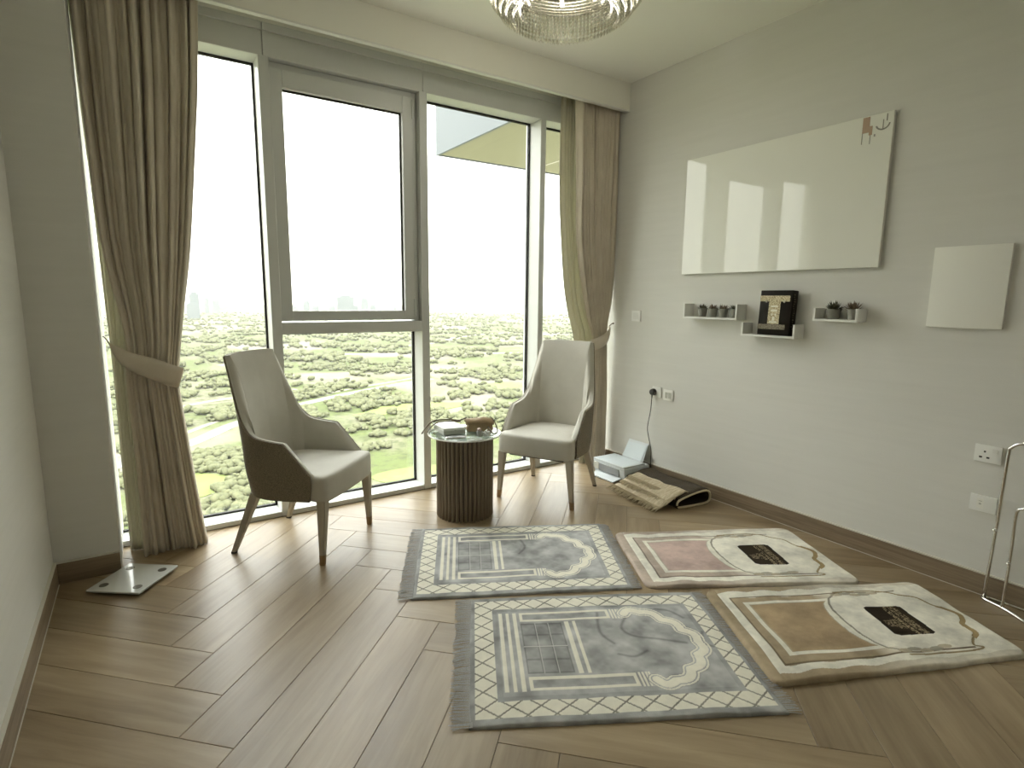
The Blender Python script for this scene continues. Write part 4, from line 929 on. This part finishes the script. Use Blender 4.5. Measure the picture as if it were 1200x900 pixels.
road([(100, 1000), (213, 1061), (322, 1092), (500, 1000), (760, 930)], 22, 'sand', 'broad sandy track crossing the plain below the window transom', 'track')
road([(350, 1150), (594, 1262), (862, 1496), (1100, 1500)], 26, 'sand', 'sandy track bending across the far plain behind the far armchair', 'track')
road([(300, 430), (420, 500), (560, 620), (760, 700)], 8, 'road', 'thin pale road winding through the trees behind the side table', 'road')
def lawn(poly, label):
    n = len(poly); v = [(x, y, GZ+.4) for x, y in poly]+[(x, y, GZ-.5) for x, y in poly]
    return tag(pyd('lawn', v, [tuple(range(n))]+[(i, (i+1) % n, n+(i+1) % n, n+i) for i in range(n)], 'lawn'), label, 'lawn')
def blob(cx, cy, rx, ry, seed, n=22):
    return [(cx+rx*math.cos(2*PI*i/n)*(1+.2*math.sin(3*2*PI*i/n+seed)), cy+ry*math.sin(2*PI*i/n)*(1+.2*math.cos(2*2*PI*i/n+seed))) for i in range(n)]
LAWNS = [(150, 312, 40, 24, 1), (14, 372, 26, 26, 2), (225, 520, 60, 22, 3), (385, 600, 42, 22, 4), (330, 345, 60, 30, 5)]
for (a, b, c__, d, s_), lb in zip(LAWNS, ['bright green lawn just above the sill left of the side table', 'bright green lawn beside the beige curtain near the sill', 'long green lawn behind the near armchair back', 'green lawn strip seen left of the far armchair', 'green lawn seen low behind the far armchair legs']): lawn(blob(a, b, c__, d, s_), lb)

# trees
M['tree_a'] = noisy(mat('tree_green', rough=1, spec=.1), (.066, .078, .032), (.122, .134, .056), (.25, .25, .25), 3)
M['tree_b'] = noisy(mat('tree_olive', rough=1, spec=.1), (.070, .076, .043), (.112, .116, .066), (.25, .25, .25), 3)
M['trunk'] = mat('tree_trunk', (.16, .12, .08), .9)
def tree_mesh(seed, m_):
    rs = random.Random(seed); bm = nb()
    for k in range(4):
        r = bmesh.ops.create_icosphere(bm, subdivisions=2, radius=1); o_ = Vector((rs.uniform(-.5, .5), rs.uniform(-.5, .5), rs.uniform(-.12, .25)))*(k > 0); s_ = 1 if k == 0 else rs.uniform(.5, .75)
        for v_ in r['verts']:
            q = v_.co.normalized()*(1+.28*noise.noise(v_.co*2.2+Vector((seed*3+k, 0, 0)))+.30*noise.noise(v_.co*5.5+Vector((seed, k, 2)))); v_.co = Vector((q.x*s_, q.y*s_, q.z*s_*.72))+o_+Vector((0, 0, 1.15))
    n = len(bm.faces); tube(bm, [(0, 0, 0), (.03, 0, .5), (0, .02, .9)], [.09, .07, .05], 5, mi=1)
    me = bpy.data.meshes.new('tree'); bm.to_mesh(me); bm.free(); me.materials.append(M[m_]); me.materials.append(M['trunk']); return me
tms = [tree_mesh(i, 'tree_a' if i % 3 else 'tree_b') for i in range(6)]
rs = random.Random(33); spots = []
ROADP = [(-80, 395), (11, 463), (62, 532), (110, 579), (200, 640), (330, 700)]
def road_d(x, y):
    d = 1e9
    for (x0, y0), (x1, y1) in zip(ROADP, ROADP[1:]):
        dx, dy = x1-x0, y1-y0; t_ = max(0, min(1, ((x-x0)*dx+(y-y0)*dy)/(dx*dx+dy*dy))); d = min(d, math.hypot(x-x0-t_*dx, y-y0-t_*dy))
    return d
def bad(x, y): return road_d(x, y) < 16 or any(((x-a)/c__)**2+((y-b)/d)**2 < .8 for a, b, c__, d, _ in LAWNS)
while len(spots) < 8500:
    d = 255*math.exp(rs.random()**.85*2.75); a = math.radians(rs.uniform(-4, 43)); x, y = d*math.sin(a), d*math.cos(a)
    n = .7*noise.noise(Vector((x*.013, y*.013, 0)))+.7*noise.noise(Vector((x*.045, y*.045, 4)))
    if n < .08+.16*math.sin(x*.02+y*.013)+(.10 if d > 1000 else 0) or (d < 900 and bad(x, y)): continue
    spots.append((d, x, y, (rs.uniform(1.3, 3.5)*(1+.25*(d > 500)) if d < 1000 else rs.uniform(2.5, 6.5))*(1+.2*n)))
spots.sort(); NEAR = 300
for d, x, y, s_ in spots[:NEAR]:
    i = rs.randrange(6); o = bpy.data.objects.new('tree', tms[i]); C.objects.link(o); o.location = (x, y, GZ); o.scale = (s_, s_, s_*rs.uniform(.8, 1.1)); o.rotation_euler = (0, 0, rs.uniform(0, 6.28))
    px = x/y; pane = 'first tall window pane' if px < .178 else 'pane under the opening sash' if px < .45 else 'pane behind the side table' if px < .70 else 'last narrow window pane'
    rng = 'nearest' if d < 330 else 'second' if d < 430 else 'third'
    kind_ = 'green round tree' if i % 3 else 'olive grey tree'
    tag(o, '%s in the %s belt of trees below the %s' % (kind_, rng, pane), 'tree', '%ss, %s, %s' % (kind_, rng, pane))
bm = nb(); bmesh.ops.create_icosphere(bm, subdivisions=1, radius=1); base_v = np.array([v_.co[:] for v_ in bm.verts]); base_f = np.array([[v_.index for v_ in f.verts] for f in bm.faces]); bm.free()
rn = np.random.RandomState(4); VV = []; FF = []; off = 0
for d, x, y, s_ in spots[NEAR:]:
    for kk in range(2):
        q = base_v*(1+.5*(rn.rand(len(base_v), 1)-.5)); q = q*[s_*(1 if kk == 0 else .7), s_*(1 if kk == 0 else .7), s_*.7]+[x+(kk*s_*rn.uniform(-.9, .9)), y+kk*s_*rn.uniform(-.9, .9), GZ+s_*.8]
        VV.append(q); FF.append(base_f+off); off += len(q)
VV = np.concatenate(VV); FF = np.concatenate(FF); me = bpy.data.meshes.new('woodland'); me.vertices.add(len(VV)); me.vertices.foreach_set('co', VV.ravel()); me.loops.add(FF.size); me.loops.foreach_set('vertex_index', FF.ravel().astype(np.int32)); me.polygons.add(len(FF)); me.polygons.foreach_set('loop_start', np.arange(0, FF.size, 3, dtype=np.int32)); me.update(calc_edges=True)
link('woodland', me, 'tree_b', label='distant trees and scrub scattered over the hazy plain', cat='trees', kind='stuff')
# towers on the hazy skyline
TOW = [(212, 2983, 39, 15, 'tallest hazy tower beside the beige curtain edge'), (196, 2900, 44, -32, 'broad hazy block at the foot of the tower by the curtain'), (348, 3978, 26, -16, 'slim hazy tower, first right of the curtain tower cluster'),
       (399, 3971, 37, -15, 'hazy square tower, second right of the curtain tower cluster'), (695, 2914, 25, -20, 'single narrow hazy tower low in the opening sash corner'), (857, 3387, 35, -52, 'low hazy block between the narrow tower and the wide block'),
       (873, 2858, 82, 7, 'widest hazy block in the middle of the opening sash'), (1061, 3120, 38, -5, 'hazy tower with flat crown right of the widest block'), (1205, 3388, 32, -47, 'low hazy block near the cranes right of the flat crowned tower'),
       (1551, 3901, 15, 51, 'slender hazy spire at the hinge side of the opening sash'), (1028, 3653, 33, -57, 'low hazy shoulder block left of the widest block'), (753, 3413, 25, -58, 'very low hazy block by the sash corner'),
       (983, 3042, 23, -47, 'small hazy block touching the widest block on the right'), (2535, 3095, 18, -27, 'faint thin tower seen beside the far curtain'), (573, 4939, 121, -85, 'long low hazy building on the horizon in the first pane')]
for i, (x, y, w_, top, lb) in enumerate(TOW):
    o = empty('tower', (x, y, GZ), -math.atan2(x, y)+rs.uniform(-.3, .3), label=lb, cat='building'); h = top-GZ
    bx('tower_body', (-w_/2, -w_*.35, 0), (w_/2, w_*.35, h*.93), 'building' if i % 2 else 'building2', o); bx('roof_block', (-w_*.32, -w_*.22, h*.93), (w_*.32, w_*.22, h), 'building', o)
    bm = nb()
    for k in range(6): box(bm, (-w_/2-.6, -w_*.35-.6, h*.12*(k+1)), (w_/2+.6, w_*.35+.6, h*.12*(k+1)+2))
    obj('floor_bands', bm, 'building', o)
# haze over the plain: a real scattering volume
hz_ = bpy.data.materials.new('haze'); hz_.use_nodes = True; hn = hz_.node_tree; hn.nodes.remove(hn.nodes['Principled BSDF'])
vsn = hn.nodes.new('ShaderNodeVolumeScatter'); vsn.inputs['Color'].default_value = (.97, .985, .93, 1); vsn.inputs['Density'].default_value = .000045; vsn.inputs['Anisotropy'].default_value = .0
hn.links.new(vsn.outputs[0], hn.nodes['Material Output'].inputs['Volume'])
o = bx('haze', (-7500, 60, -111.5), (9500, 7600, 55), hz_); tag(o, 'pale dusty haze hanging over the whole plain outside', 'haze', kind='stuff')
